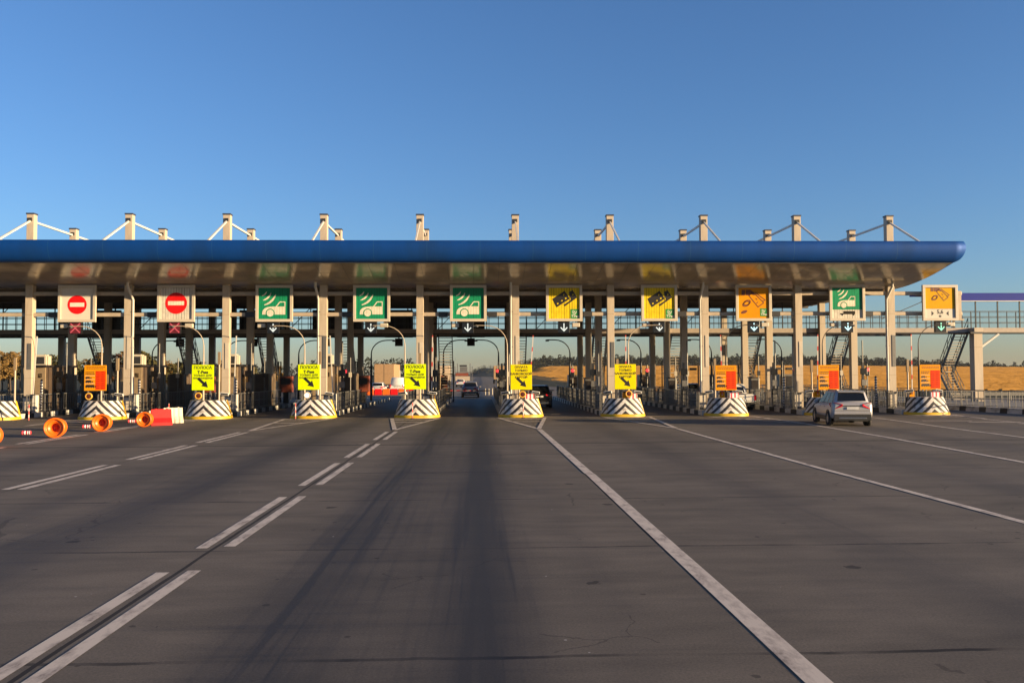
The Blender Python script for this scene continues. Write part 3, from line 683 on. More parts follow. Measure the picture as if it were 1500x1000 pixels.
def sign_cards(t):
    panel(t, 'slat_yellow'); m = MB(); n = lambda x, y: ((x-365)/190*IN, (515-y)/186*IN)
    m.poly([n(*p) for p in ((220,465),(372,366),(437,462),(272,566))], YF, 0.006, 'black_ink')
    m.poly([n(*p) for p in ((424,382),(472,358),(527,447),(374,553),(358,535),(448,470))], YF, 0.006, 'black_ink')
    for a, b in (((275,505),(300,535)),((325,472),(350,500)),((372,440),(400,475)),((345,400),(380,430)),((452,395),(492,430))):
        c = ((a[0]+b[0])/2, (a[1]+b[1])/2); u = (14, -9); v = (8, 13)
        m.poly([n(c[0]+su*u[0]*.55+sv*v[0]*.5, c[1]+su*u[1]*.55+sv*v[1]*.5) for su, sv in ((-1,-1),(1,-1),(1,1),(-1,1))], YF-0.005, 0.004, 'slat_yellow')
    stroke(m, [n(*p) for p in ((352,532),(436,480),(440,458))], 0.05, YF-0.004, 'slat_yellow')
    logo(m, 0.40, -0.97, 0.56, 0.60); m.build('pictogram', t)
def sign_cash(t):
    panel(t, 'panel_orange'); m = MB(); money(m, 0, 0, 1.0, 'ink_brown')
    c = (-.62*IN, -.58*IN); m.poly([(c[0]+.2*math.cos(a)*1.0, c[1]+.10*math.sin(a)+.3*.2*math.cos(a)) for a in [2*math.pi*k/20 for k in range(20)]], YF, 0.006, 'ink_brown')
    logo(m, 0.42, -0.84, 0.46, 0.50); m.build('pictogram', t)
def sign_tag_trailer(t):
    panel(t, 'slat_green', -0.42, IN); panel(t, 'slat_white', -IN, -0.42, 'lower_panel'); m = MB(); tag_car(m, -0.02, 0.33, 0.80, 'slat_cream', 'slat_green')
    n = lambda x, y: ((x-330)/183*IN, (520-y)/192*IN)
    m.poly([n(*p) for p in ((284,622),(425,622),(425,662),(284,662))], YF, 0.006, 'slat_black'); m.poly([n(*p) for p in ((244,650),(284,650),(284,664),(244,664))], YF, 0.006, 'slat_black')
    for x in (270, 405): c = n(x, 668); m.poly(circ(c[0], c[1], 0.055, 14), YF-0.004, 0.004, 'slat_black')
    m.build('pictogram', t)
def sign_wide(t):
    panel(t, 'panel_amber', -0.38, IN); panel(t, 'panel_white', -IN, -0.38, 'lower_panel'); m = MB(); money(m, 0.02, 0.34, 0.80, 'ink_brown')
    add_text(m, '5,6', 0, -0.58, 0.34, YF, 'black_ink', 0.008); add_text(m, 'м', 0, -0.84, 0.2, YF, 'black_ink', 0.008)
    for s in (-1, 1): m.poly([(s*0.55,-0.82),(s*0.55,-0.52),(s*0.40,-0.67)], YF, 0.006, 'black_ink')
    m.build('pictogram', t)
SIGNS = {
 -1:('no', 'overhead no entry sign at the far left, cut by the frame'),
 0:('no', 'plain overhead no entry sign, red disc on smooth white panel'), 1:('no_s', 'slatted overhead no entry sign, red disc on ribbed white panel'),
 2:('tag', 'green overhead transponder sign nearest the two no entry signs'), 3:('tag', 'green overhead transponder sign, middle of the three in a row'), 4:('tag', 'green overhead transponder sign above the open lane with the grey car'),
 5:('card', 'yellow overhead bank card sign right beside the last green sign of three'), 6:('card', 'yellow overhead bank card sign next to the orange cash sign'), 7:('cash', 'all orange overhead sign with notes, card and coins'),
 8:('trailer', 'green overhead transponder sign with a white strip showing a trailer'), 9:('wide', 'amber overhead cash sign with white 5,6 м width strip')}
for j in range(-1, 10):
    kind, lab = SIGNS[j]
    if j == -1: continue
    zc = 6.91
    t = thing('overhead_lane_sign', lab, 'lane sign', (mx(j)+3.03, 54.74, zc), 0, 'overhead lane signs under the canopy')
    frame_parts(t)
    {'no': lambda: sign_no_entry(t, False), 'no_s': lambda: sign_no_entry(t, True), 'tag': lambda: sign_tag(t), 'card': lambda: sign_cards(t), 'cash': lambda: sign_cash(t), 'trailer': lambda: sign_tag_trailer(t), 'wide': lambda: sign_wide(t)}[kind]()
# lane signals hanging below the signs
for j in range(0, 10):
    lab = {0:'small red cross lane signal under the plain no entry sign', 1:'small red cross lane signal under the slatted no entry sign', 2:'white arrow lane signal under the leftmost green sign', 3:'white arrow lane signal under the middle green sign of three', 4:'white arrow lane signal above the open lane',
      5:'white arrow lane signal under the first yellow sign', 6:'white arrow lane signal under the second yellow sign', 7:'blue white arrow lane signal under the orange cash sign', 8:'blue white arrow lane signal under the trailer sign', 9:'green arrow lane signal under the amber width sign'}[j]
    t = thing('lane_signal', lab, 'lane signal', (mx(j)+3.0, 54.62, 5.40), 0, 'lane signals under the overhead signs')
    m = MB(); m.box((-.36,-.10,-.36),(.36,.12,.36),'signal_black'); m.box((-.38,-.30,.33),(.38,-.10,.36),'signal_black'); m.box((-.06,-.02,.36),(.06,.06,.40),'dark_steel'); m.build('housing', t, bevel=0.01)
    m = MB()
    if j < 2:
        m.box((-.33,-.112,-.33),(.33,-.104,.33),'signal_maroon'); m.build('screen', t); m = MB()
        for s in (-1, 1): stroke(m, [(-.27*s,-.27),(.27*s,.27)], 0.07, -0.125-0.004*s, 'signal_red')
        m.build('cross', t)
    else:
        k = 'signal_white' if j < 7 else ('signal_cyan' if j < 9 else 'signal_green')
        m.box((-.035,-.118,-.16),(.035,-.108,.24),k); stroke(m, [(-.19,-.03),(0,-.23),(.19,-.03)], 0.07, -0.122, k); m.build('arrow', t)
# black backs of the exit signs on the far side
for j in range(-1, 5):
    lab = {-1:'black back of the exit sign at the far left', 0:'black back of the exit sign over the plain no entry lane', 1:'black back of the exit sign over the slatted no entry lane', 2:'black back of the exit sign over the leftmost green sign lane', 3:'black back of the exit sign left of the open lane', 4:'black back of the exit sign hanging over the open lane'}[j]
    t = thing('exit_sign', lab, 'lane sign', (mx(j)+3.0, 73.2, 6.7), 0, 'backs of the exit signs beyond the gantry')
    m = MB(); m.box((-1.15,0,-1.15),(1.15,0.25,1.15),'sign_back'); m.box((-.8,-.06,-1),(-.7,0,1.4),'dark_steel'); m.box((.7,-.06,-1),(.8,0,1.4),'dark_steel'); m.build('panel', t)
    m = MB(); m.box((-.32,0,-1.86),(.32,.2,-1.22),'sign_back'); m.box((-.05,0.05,-1.22),(.05,.12,-1.15),'sign_back'); m.build('signal', t)

# ------------------------------------------------------------------ service walkway
wk = thing('service_walkway', 'elevated service walkway with railings behind the columns, roofed in blue at the right', 'walkway', (0, 67.3, 5.6))
m = MB(); m.box((-68, -0.62, 0.02), (75, 0.62, 0.12), 'dark_steel'); m.build('deck', wk)
m = MB(); m.box((-68, -0.72, -0.02), (75, -0.62, 0.32), 'deck_tan'); m.box((-68, -0.735, -0.10), (75, -0.60, -0.02), 'dark_steel'); m.box((-68, 0.62, -0.1), (75, 0.72, 0.32), 'deck_tan'); m.build('edge_beam', wk)
for s, zz in ((-0.6, ''), (0.6, '')):
    m = MB()
    for z in (0.75, 1.2, 1.62): m.box((-68, s-0.02, z-0.02), (75, s+0.02, z+0.02), 'dark_steel')
    m.build('handrail', wk)
    x = -67.0; k = 0
    while x < 74:
        if abs(x) < 60:
            m = MB(); 
            for q in range(4): m.box((x+q*0.72-0.018, s-0.02, 0.12), (x+q*0.72+0.018, s+0.02, 1.6), 'dark_steel')
            m.build('bar_panel', wk)
        x += 2.88
x = -66.0
while x < 24:
    m = MB(); m.box((x-0.035,-0.66,0.3),(x+0.035,-0.59,2.36),'dark_steel'); m.build('roof_post', wk)
    if int(x*10) % 3 == 0:
        m = MB(); m.bar((x,.58,.3),(x+1.9,.58,2.3),.05,.05,'dark_steel'); m.build('brace', wk)
    x += 1.9
for i in range(-1, 10):
    if i in (0, 2, 3): m = MB(); m.box((mx(i)-.15,-.5,.13),(mx(i)+.75,.3,1.45),'booth_dark'); m.build('cabinet', wk, bevel=.02)
    if i in (-1, 1, 4): m = MB(); m.box((mx(i)+2.2,.35,.13),(mx(i)+3.1,.62,2.2),'soffit_rib'); m.build('cable_riser', wk)
m = MB(); m.box((-68, 4.7, -0.08), (36, 4.85, 0.12), 'dark_steel'); m.build('rear_beam', wk)
m = MB(); m.box((34.2, -0.9, 2.42), (75, -0.7, 3.02), 'gallery_blue'); m.box((34.2, -0.7, 2.9), (75, 1.2, 3.0), 'gallery_blue'); m.box((34.2, -0.93, 2.36), (75, -0.67, 2.42), 'white_steel'); m.build('gallery_roof', wk)
x = 35.0
while x < 70:
    m = MB(); m.box((x-0.04,-0.66,0.3),(x+0.04,-0.58,2.40),'dark_steel'); m.build('roof_post', wk); x += 1.75
m = MB(); m.bar((31.0, -0.7, 1.0), (34.6, -0.7, 2.5), 0.05, 0.05, 'dark_steel'); m.build('roof_brace', wk)
# free-standing column carrying the walkway at the right
t = thing('walkway_column', 'free standing pale column with slanted bracket under the blue roofed walkway', 'column', (38.2, 66.2, 0))
m = MB(); m.box((-.33,-.33,0),(.33,.33,5.45),'concrete_paint'); m.box((-.335,-.335,4.4),(.335,.335,4.42),'booth_trim'); m.build('shaft', t, bevel=0.03)
m = MB(); m.box((-.62,-.4,5.45),(.42,.4,5.57),'dark_steel'); m.box((-.3,-.36,5.57),(.4,.36,5.9),'concrete_paint'); m.build('head', t)
m = MB(); m.bar((.33,-.1,4.4),(1.75,-.1,5.42),.14,.14,'white_steel'); m.build('bracket', t)

# stairs from the walkway down to the islands
def make_stair():
    t = thing('staircase', '', 'staircase', (0,0,0), 0, 'steel stairs down from the walkway')
    def flight(y0, z0, y1, z1, x0, w, nm, mt):
        n = int(abs(z0-z1)/0.20); m = MB()
        for k in range(n+1):
            f = k/n; m.box((x0-w/2, y0+(y1-y0)*f-0.12, z0+(z1-z0)*f-0.02), (x0+w/2, y0+(y1-y0)*f+0.12, z0+(z1-z0)*f+0.02), 'beige_steel')
        m.build('treads', t)
        for s in (-1, 1):
            m = MB(); xx = x0+s*(w/2+0.03); m.bar((xx,y0,z0-.05),(xx,y1,z1-.05),0.05,0.24,mt); m.build('stringer', t)
            m = MB()
            for dz in (0.55, 1.05): m.bar((xx,y0,z0+dz),(xx,y1,z1+dz),0.04,0.04,mt)
            for k in range(5):
                f = k/4; m.bar((xx,y0+(y1-y0)*f,z0+(z1-z0)*f),(xx,y0+(y1-y0)*f,z0+(z1-z0)*f+1.07),0.035,0.035,mt)
            m.build('stair_rail', t)
    flight(68.0, 5.7, 70.3, 2.55, 0, 1.0, 'f', 'dark_steel')
    m = MB(); m.box((-.7, 70.42, 2.46), (.6, 71.35, 2.52), 'dark_steel'); 
    for x, y in ((-.66,70.46),(-.66,71.3),(.56,70.46),(.56,71.3)): m.box((x-.04,y-.04,0.26),(x+.04,y+.04,3.55),'dark_steel')
    for z in (3.0, 3.5): m.box((-.66,71.28,z-.02),(.56,71.32,z+.02),'dark_steel')
    m.build('landing', t)
    flight(70.3, 2.5, 68.4, 0.35, -0.15, 0.9, 'g', 'galvanised')
    return t
STX = {0:-1.7, 1:-0.95, 2:-0.85, 3:-0.75, 4:1.05, 5:0.85, 6:1.2, 7:1.3, 8:1.35, 9:2.5, 10:0}
stair = make_stair(); first = True
for i in range(0, 11):
    o = stair if first else copy_tree(stair); first = False
    o.location = ((mx(i)+STX[i]) if i < 10 else 38.1, 0, 0)
    o['label'] = 'steel stair beside the free standing column at right, clear of the canopy' if i == 10 else 'steel stair from the walkway to the ' + DESC[i]

# ------------------------------------------------------------------ crash cushions
def make_cushion():
    t = thing('crash_cushion', '', 'crash cushion', (0,0,0), 0, 'striped crash cushions at the island noses')
    NS = 40; W, D, z0, z1 = 1.27, 1.20, 0.15, 1.05
    def plan(a, k, kd): 
        ca, sa = math.cos(a), math.sin(a); e = 0.86
        return (W*k*math.copysign(abs(sa)**e, sa), -D*kd*abs(ca)**e)
    angs = [-math.pi/2+math.pi*q/NS for q in range(NS+1)]
    s = [0]; 
    for q in range(NS):
        a, b = plan(angs[q], .92, .92), plan(angs[q+1], .92, .92); s.append(s[-1]+math.hypot(a[0]-b[0], a[1]-b[1]))
    mid = s[NS//2]; vs = []; fs = []; uvs = []; levels = 6
    for l in range(levels+1):
        f = l/levels; k = 1-0.21*f
        for q in range(NS+1): x, y = plan(angs[q], k, 1-0.26*f); vs.append((x, y, z0+(z1-z0)*f)); uvs.append((s[q]-mid, (z1-z0)*f))
    n = NS+1
    for l in range(levels):
        for q in range(NS): fs.append((l*n+q, l*n+q+1, (l+1)*n+q+1, (l+1)*n+q))
    me = bpy.data.meshes.new('striped_shell'); me.from_pydata(vs, [], fs); me.materials.append(MATS['chevron'])
    ul = me.uv_layers.new(name='UVMap')
    for p in me.polygons:
        p.use_smooth = True
        for li in p.loop_indices: ul.data[li].uv = uvs[me.loops[li].vertex_index]
    o = bpy.data.objects.new('striped_shell', me); COL.objects.link(o); o.parent = t
    m = MB(); top = [(plan(a, .79, .74)[0], plan(a, .79, .74)[1]) for a in angs]
    m.add([(x, y, z1) for x, y in top], [tuple(range(n))], 'white_plastic')
    m.build('top_plate', t)
    m = MB()
    for (ka, za), (kb, zb) in (((1.03, 0.0), (1.03, 0.13)), ((1.03, 0.13), (0.985, 0.175))):
        v = []
        for k, z in ((ka, za), (kb, zb)): v += [(*plan(a, k, k), z) for a in angs]
        m.add(v, [(q, q+1, n+q+1, n+q) for q in range(NS)], 'yellow_paint', True)
    m.build('base_skirt', t)
    m = MB(); m.box((-.98, 0.0, 0.02), (.98, 0.35, z1-.02), 'kerb_black'); m.build('back_frame', t)
    return t
cu = make_cushion()
for i in range(0, 10):
    o = cu if i == 0 else copy_tree(cu); o.location = (mx(i)+(.08 if i < 5 else .12 if i < 7 else .25), 51.42, 0)
    if i < 3:
        m = MB(); sgn = 1; m.add([(1.20,-.06,.02),(1.36,-.0,.02),(1.05,0,1.06),(.95,-.04,1.06),(1.20,.06,.02),(1.36,.06,.02),(1.05,.06,1.06),(.95,.06,1.06)], [(0,1,2,3),(7,6,5,4),(0,4,5,1),(1,5,6,2),(2,6,7,3),(3,7,4,0)], 'yellow_paint'); m.build('edge_plate', o)
    o['label'] = 'striped crash cushion ' + {0:'cut by the left edge of the frame', 1:'behind the orange drums, under the leftmost orange price board', 2:'under the leftmost lime board beside the white barrier', 3:'under the middle lime board with the lit lamp', 4:'under the lime board at the left of the open lane', 5:'under the yellow board at the right of the open lane', 6:'under the second yellow board', 7:'under the orange board beside the white pickup', 8:'mostly hidden behind the silver car', 9:'at the far right under the last orange board'}[i]

# boards on posts above the cushions
BD = {1:'price', 2:'lime', 3:'lime', 4:'lime', 5:'yellow', 6:'yellow', 7:'price', 8:'price', 9:'price'}
BLAB = {1:'orange price board at the left, beyond the drums', 2:'leftmost lime lane board with black arrow', 3:'middle lime lane board with black arrow over the lit lamp', 4:'lime lane board with black arrow at the left of the open lane', 5:'yellow bank card board at the right of the open lane', 6:'yellow bank card board farther from the open lane', 7:'orange price board left of the silver car, by the white pickup', 8:'orange price board rising behind the silver car', 9:'orange price board at the far right under the amber sign'}
def arrow(m, y):
    a, b = Vector((-.26,-.05)), Vector((.30,-.58)); d = (b-a).normalized(); n = Vector((-d.y, d.x)); c = b-d*.34
    m.poly([tuple(v) for v in (a+n*.075, c+n*.075, c+n*.20, b, c-n*.20, c-n*.075, a-n*.075)], y, 0.006, 'black_ink')
for i, k in BD.items():
    t = thing('lane_board', BLAB[i], 'sign board', (mx(i)+{1:-.5,2:-.35,3:-.23,4:-.05,5:.18,6:.34,7:.35,8:.54,9:.70}[i], 51.62, 2.36 if i < 5 else (2.31 if i < 7 else 2.22)), 0, 'boards on posts above the crash cushions')
    w, h = 0.63, 0.74
    m = MB(); bc = {'lime':'lime_sheet', 'yellow':'yellow_sheet', 'price':'orange_sheet'}[k]
    m.box((-w,-.02,-h),(w,.02,h),bc); m.build('panel', t, bevel=0.008)
    m = MB(); 
    for x in (-.42, .42): m.box((x-.035,.022,-2.28),(x+.035,.09,.70),'galvanised')
    m.build('posts', t)
    m = MB(); y = -.026
    if k == 'lime':
        for txt, z, s, bl in (('ПОЛОСА', .56, .235, .004), ('T-Pass', .30, .235, .009), ('ТОЛЬКО ДЛЯ', .11, .155, .003), ('ТРАНСПОНДЕРОВ', -.05, .125, .003)): add_text(m, txt, 0, z, s, y, 'black_ink', bl)
    elif k == 'yellow':
        for txt, z, s in (('ОПЛАТА', .58, .18), ('ТОЛЬКО', .38, .18), ('БАНКОВСКОЙ', .18, .18), ('КАРТОЙ', -.02, .18)): add_text(m, txt, 0, z, s, y, 'black_ink', .005)
    if k != 'price':
        m.build('lettering', t); m = MB(); arrow(m, y); m.build('arrow', t)
    else:
        m.poly([(-.10+.12,-.68),(.60,-.68),(.60,.40),(-.10+.12,.40)], y, .006, 'vermilion_sheet'); m.build('price_field', t)
        m = MB(); rr = random.Random(40+i)
        for z, hh in ((.60,.035),(.52,.03)):
            x = -.5
            while x < .48: l = rr.uniform(.05,.13); m.poly([(x,z),(x+l,z),(x+l,z+hh),(x,z+hh)], y, .004, 'ink_brown'); x += l+.03
        m.build('heading', t); m = MB()
        for z in (.30,.20):
            x = -.55
            while x < -.08: l = rr.uniform(.05,.11); m.poly([(x,z),(x+l,z),(x+l,z+.045),(x,z+.045)], y, .004, 'black_ink'); x += l+.025
        m.build('tariff_caption', t)
        for kk, (z, l) in enumerate(((.02,.24),(-.20,.32),(-.47,.50))):
            m = MB()
            x0 = -.55; hh = .10+.02*kk
            m.poly([(x0,z-hh/2),(x0+l,z-hh/2),(x0+l,z+hh/2),(x0+.05,z+hh/2),(x0,z)], y, .004, 'black_ink')
            m.poly([(x0+l+.03,z-hh/2),(x0+l+.13,z-hh/2),(x0+l+.09,z+.01),(x0+l+.03,z+.01)], y, .004, 'black_ink')
            for q in range(2+kk): m.poly(circ(x0+.06+q*l/(1.6+kk), z-hh/2-.01, .026, 10), y-.002, .004, 'black_ink')
            m.build('vehicle_pictogram', t)
        m = MB()
        for z in (-.09,-.33,.12): m.poly([(-.58,z),(-.02,z),(-.02,z+.012),(-.58,z+.012)], y, .004, 'paper_white')
        m.build('divider', t); m = MB()
        for q in range(8):
            z = .30-q*.13; x = .07
            for c in range(2):
                m.poly([(x+c*.27,z),(x+c*.27+.17,z),(x+c*.27+.17,z+.05),(x+c*.27,z+.05)], y-.004, .004, 'price_ink')
        for z in (.14,-.12,-.38): m.poly([(.04,z-.02),(.58,z-.02),(.58,z-.01),(.04,z-.01)], y-.004, .004, 'price_ink')
        m.build('price_rows', t)
# round warning beacons
for i in range(1, 7):
    lit = i == 3
    if i == 4: continue
    t = thing('warning_beacon', 'round white lit lamp under the middle lime board' if lit else 'round amber ringed lamp under the ' + {1:'leftmost orange price board', 2:'leftmost lime board', 5:'yellow board by the open lane', 6:'second yellow board'}[i], 'beacon', (mx(i)+{1:-.45,2:-.3,3:-.15,5:.2,6:.38}[i], 50.75, 1.32), 0, 'round lamps on the crash cushions')
    m = MB(); Mx = Matrix.Rotation(R(90), 4, 'X')
    m.lathe([(.0,-.12),(.12,-.12),(.17,-.04),(.20,.05),(.205,.10),(.17,.115),(.135,.10)], Mx, 'beacon_amber' if not lit else 'white_plastic'); m.box((-.03,-.03,-.29),(.03,.03,-.16),'galvanised'); m.build('housing', t)
    m = MB(); m.lathe([(0,.10),(.10,.095),(.19 if lit else .137,.085)], Mx, 'beacon_lit' if lit else 'beacon_dark'); m.build('lens', t)
# floodlight heads on the cushions
for i in range(1, 10):
    for s in (-1, 1):
        if (i, s) in ((1,-1),(2,-1),(3,-1)): continue
        sd = 'left' if s < 0 else 'right'
        t = thing('floodlight', 'small white floodlight, %s side of the %s' % (sd, DESC[i]), 'floodlight', (mx(i)+0.12+s*0.86, 51.35, 1.02), R(15*s), 'white floodlights on the crash cushions')
        m = MB(); m.box((-.03,-.03,0.02),(.03,.03,.26),'galvanised'); m.build('stand', t)
        m = MB(); Mr = Matrix.Translation((0,-.02,.36)) @ Matrix.Rotation(R(-14), 4, 'X') @ Matrix.Rotation(R(8*s), 4, 'Y'); m.cbox((0,0,0),(.46,.30,.13),'paper_white',Mr); m.cbox((0,-.16,-.01),(.40,.02,.09),'glass_dark',Mr); m.build('lamp_head', t, bevel=0.03)
for i in (5, 6, 7, 9):
    t = thing('warning_block', 'red and white block on the cushion at the ' + DESC[i], 'marker', (mx(i)+0.62, 50.95, 1.03), 0, 'red and white striped blocks')
    m = MB(); m.box((-.26,-.08,0),(.26,.08,.30),'red_white_roll'); m.build('block', t, bevel=.02)
# thin delineator posts before the cushions
for i in (1, 2, 3, 4, 5):
    t = thing('delineator_post', 'thin red and white post before the ' + DESC[i], 'marker post', ({1:-25.0,2:-17.35,3:-10.35,4:-3.82,5:2.42}[i], 49.6, 0), 0, 'thin red and white posts')
    m = MB(); m.tube([(0,0,.03),(0,0,.90),(0,0,.93)], [.032,.032,.015], 'red_white_small', 10); m.build('shaft', t)
    m = MB(); m.tube([(0,0,0),(0,0,.035)], .11, 'tyre', 12); m.build('foot', t)

# ------------------------------------------------------------------ booths on the left islands
def make_booth():
    t = thing('toll_booth', '', 'booth', (0,0,0), 0, 'dark brown toll booths'); w, l, h = 0.66, 2.0, 2.75
    m = MB(); m.box((-w,-l,0),(w,l,h),'booth_brown')
    for y in (-1.98,-1.0,-.1,.9,1.9): m.box((-w-.025,y-.05,.05),(w+.025,y+.05,h-.02),'booth_trim')
    m.build('wall', t, bevel=.01)
    m = MB(); m.box((-w-.16,-l-.2,h),(w+.16,l+.16,h+.14),'booth_dark'); m.build('roof', t, bevel=.02)
    for y0, y1 in ((-.92,-.18),(-.02,.8)):
        for s in (-1, 1): m = MB(); m.box((s*(w+.004)-.012,y0,1.15),(s*(w+.004)+.012,y1,2.25),'glass_dark'); m.build('window', t)
    m = MB(); m.box((-.5,-l-.02,1.25),(.5,-l+.002,2.3),'glass_dark'); m.build('front_window', t)
    m = MB(); m.box((.22,-l-.03,2.08),(.48,-l-.022,2.36),'paper_white'); m.build('sticker', t)
    m = MB(); m.box((-.10,-l+.2,h+.14),(.60,-l+.9,h+.72),'aircon_beige'); m.box((-.02,-l+.185,h+.2),(.5,-l+.2,h+.66),'dark_steel'); m.box((-.05,-l+.3,h+.72),(.5,-l+.8,h+.8),'aircon_beige'); m.build('air_conditioner', t, bevel=.02)
    return t
bo = make_booth(); first = True
for i in (0, 1, 2, 3):
    o = bo if first else copy_tree(bo); first = False; o.location = (mx(i)-0.52+0.20, 58.0+0.35, KH)
    o['label'] = 'dark brown toll booth on the ' + DESC[i]
for i in (0, 1, 2, 3, 4):
    t = thing('equipment_cabinet', 'tall dark equipment cabinet on the ' + DESC[i], 'cabinet', (mx(i)+0.3, 63.6, KH), 0, 'tall dark cabinets')
    m = MB(); m.box((-.55,-.9,0),(.55,.9,2.3),'booth_brown')
    for y in (-.88,-.45,.0,.45,.86): m.box((.55,y-.035,.05),(.575,y+.035,2.28),'booth_trim')
    for x in (-.53,-.47,.5): m.box((x-.025,-.92,.05),(x+.025,-.9,2.28),'booth_trim')
    m.build('case', t, bevel=.01); m = MB(); m.box((-.42,-.93,.2),(.42,-.902,2.1),'booth_brown'); m.box((.28,-.95,1.0),(.34,-.93,1.3),'galvanised'); m.build('door', t)
    t = thing('payment_terminal', 'rusty red payment terminal on the rear of the ' + DESC[i], 'terminal', (mx(i)+0.55, 69.5 if i != 4 else 73.4, KH), 0, 'rusty red payment terminals')
    m = MB(); m.box((-.5,-.3,.85),(.5,.3,2.1),'rust_red'); m.build('case', t, bevel=.03); m = MB(); m.box((-.36,-.32,1.45),(.36,-.302,1.95),'booth_dark'); m.build('display', t); m = MB(); m.box((-.2,-.2,0),(.2,.2,.85),'dark_steel'); m.build('pedestal', t)
for i in (5, 6, 7, 8, 9):
    t = thing('payment_terminal', 'slim grey payment terminal standing on the ' + DESC[i], 'terminal', (mx(i)-0.45, 62.8, KH), 0, 'slim grey payment terminals')
    m = MB(); m.box((-.32,-.3,0),(.32,.3,1.85),'galvanised'); m.build('case', t, bevel=.03); m = MB(); m.box((-.25,-.32,1.1),(.25,-.302,1.7),'booth_dark'); m.build('display', t); m = MB(); m.box((-.36,-.4,1.85),(.36,.34,1.93),'booth_brown'); m.build('hood', t)
# black and white hazard posts, tall poles, boom gates, camera poles, traffic lights
for i in (0, 1, 2, 8, 9):
    t = thing('hazard_post', 'black and white hazard post on the ' + DESC[i], 'hazard post', (mx(i)+(.42 if i < 8 else -.72), 55.75, KH), 0, 'black and white hazard posts')
    m = MB(); m.tube([(0,0,0),(0,0,1.95)], .075, 'black_white', 10); m.build('shaft', t); m = MB(); m.tube([(0,0,1.95),(0,0,2.0)], .05, 'dark_steel', 10); m.build('tip', t)
for i in range(0, 10):
    t = thing('sensor_pole', 'slim sensor pole with dark tip on the ' + DESC[i], 'pole', (mx(i)+.12, 53.2, KH), 0, 'slim sensor poles')
    hh = (3.3, 3.25, 3.6, 3.6, 3.5, 3.0, 3.1, 3.1, 3.0, 3.0)[i]
    m = MB(); m.tube([(0,0,0),(0,0,hh-.75)], .055, 'beige_steel', 8); m.build('shaft', t); m = MB(); m.box((-.07,-.07,hh-.75),(.07,.07,hh),'booth_trim'); m.build('sensor_head', t)
    # raised boom gate on the right edge
    t = thing('boom_gate', ('raised red and white boom gate on the ' if i > 3 else 'raised pale boom gate on the ') + DESC[i], 'boom gate', (mx(i)+.78, 54.2, KH), 0, 'raised boom gates')
    m = MB(); m.box((-.17,-.17,0),(.17,.17,1.05),'orange_sheet' if i > 3 else 'white_steel'); m.box((-.19,-.19,1.05),(.19,.19,1.1),'dark_steel'); m.build('cabinet', t, bevel=.02)
    m = MB(); tl = R((3, -2, 2, -3, 1, 4, 0, -1, 1, 0)[i]); m.bar((0,-.22,.85),(3.75*math.sin(tl),-.22,.85+3.75*math.cos(tl)),  .06,.045,'red_white' if i > 3 else 'white_steel'); m.build('arm', t)
    # curved camera pole
    s = -1 if i <= 5 else 1
    t = thing('camera_pole', 'arched camera pole leaning %s from the %s' % ('left' if s < 0 else 'right', DESC[i]), 'camera pole', (mx(i)+s*.78 if i != 5 else mx(i)-.6, 53.1, KH), 0, 'arched camera poles at the front')
    m = MB(); pts = [(0,0,0),(0,0,2.2),(0,0,4.0)] + [(s*1.25*(1-math.cos(R(a))),0,4.0+1.15*math.sin(R(a))) for a in (15,30,45,60,75,90)] + [(s*1.9,0,5.16)]
    m.tube(pts, [.065,.06,.032]+[.026]*7, 'beige_steel' if i < 7 else 'dark_steel', 8); m.build('shaft', t)
    m = MB(); m.cbox((s*1.9,-.02,5.10),(.30,.14,.11),'galvanised'); m.cbox((s*1.9,-.10,5.09),(.16,.03,.08),'glass_dark'); m.build('camera', t, bevel=.01)
    # rear arched pole
    s2 = 1 if i <= 4 else -1
    t = thing('camera_pole', 'dark arched pole at the far end of the ' + DESC[i], 'camera pole', (mx(i)+s2*.7, 73.4, KH), 0, 'dark arched poles at the rear')
    m = MB(); m.tube([(p[0]*s2*s,p[1],p[2]*.98) for p in pts], [.10,.10,.05]+[.045]*7, 'dark_steel', 8); m.build('shaft', t); m = MB(); m.cbox((s2*1.9,0,5.0),(.3,.18,.14),'dark_steel'); m.build('camera', t)
for i in range(1, 11):
    x = mx(i)-.86 if i < 10 else 31.3
    t = thing('traffic_light', 'small red traffic light at the rear of ' + ('the ' + DESC[i] if i < 10 else 'the right hand kerb'), 'traffic light', (x, 69.9, KH), 0, 'small red traffic lights')
    m = MB(); m.tube([(0,0,0),(0,0,2.9)], .05, 'galvanised', 8); m.build('shaft', t); m = MB(); m.box((-.14,-.14,1.95),(.14,.06,2.62),'signal_black'); m.build('housing', t, bevel=.02)
    m = MB(); m.lathe([(0,.155),(.13,.15),(.155,.13)], Matrix.Translation((0,0,2.45)) @ Matrix.Rotation(R(90),4,'X'), 'red_lamp', 16); m.build('lens', t)
for i in (7, 8):
    t = thing('camera_post', 'twin headed dark lamp post right of the ' + DESC[i], 'camera post', (mx(i)+.85, 60.2, KH), 0, 'twin headed posts')
    m = MB(); m.tube([(0,0,0),(0,0,2.75)], .05, 'dark_steel', 8); m.build('shaft', t)
    for s in (-1, 1): m = MB(); m.cbox((s*.36,0,2.5),(.5,.2,.16),'dark_steel'); m.build('lamp_head', t, bevel=.05)
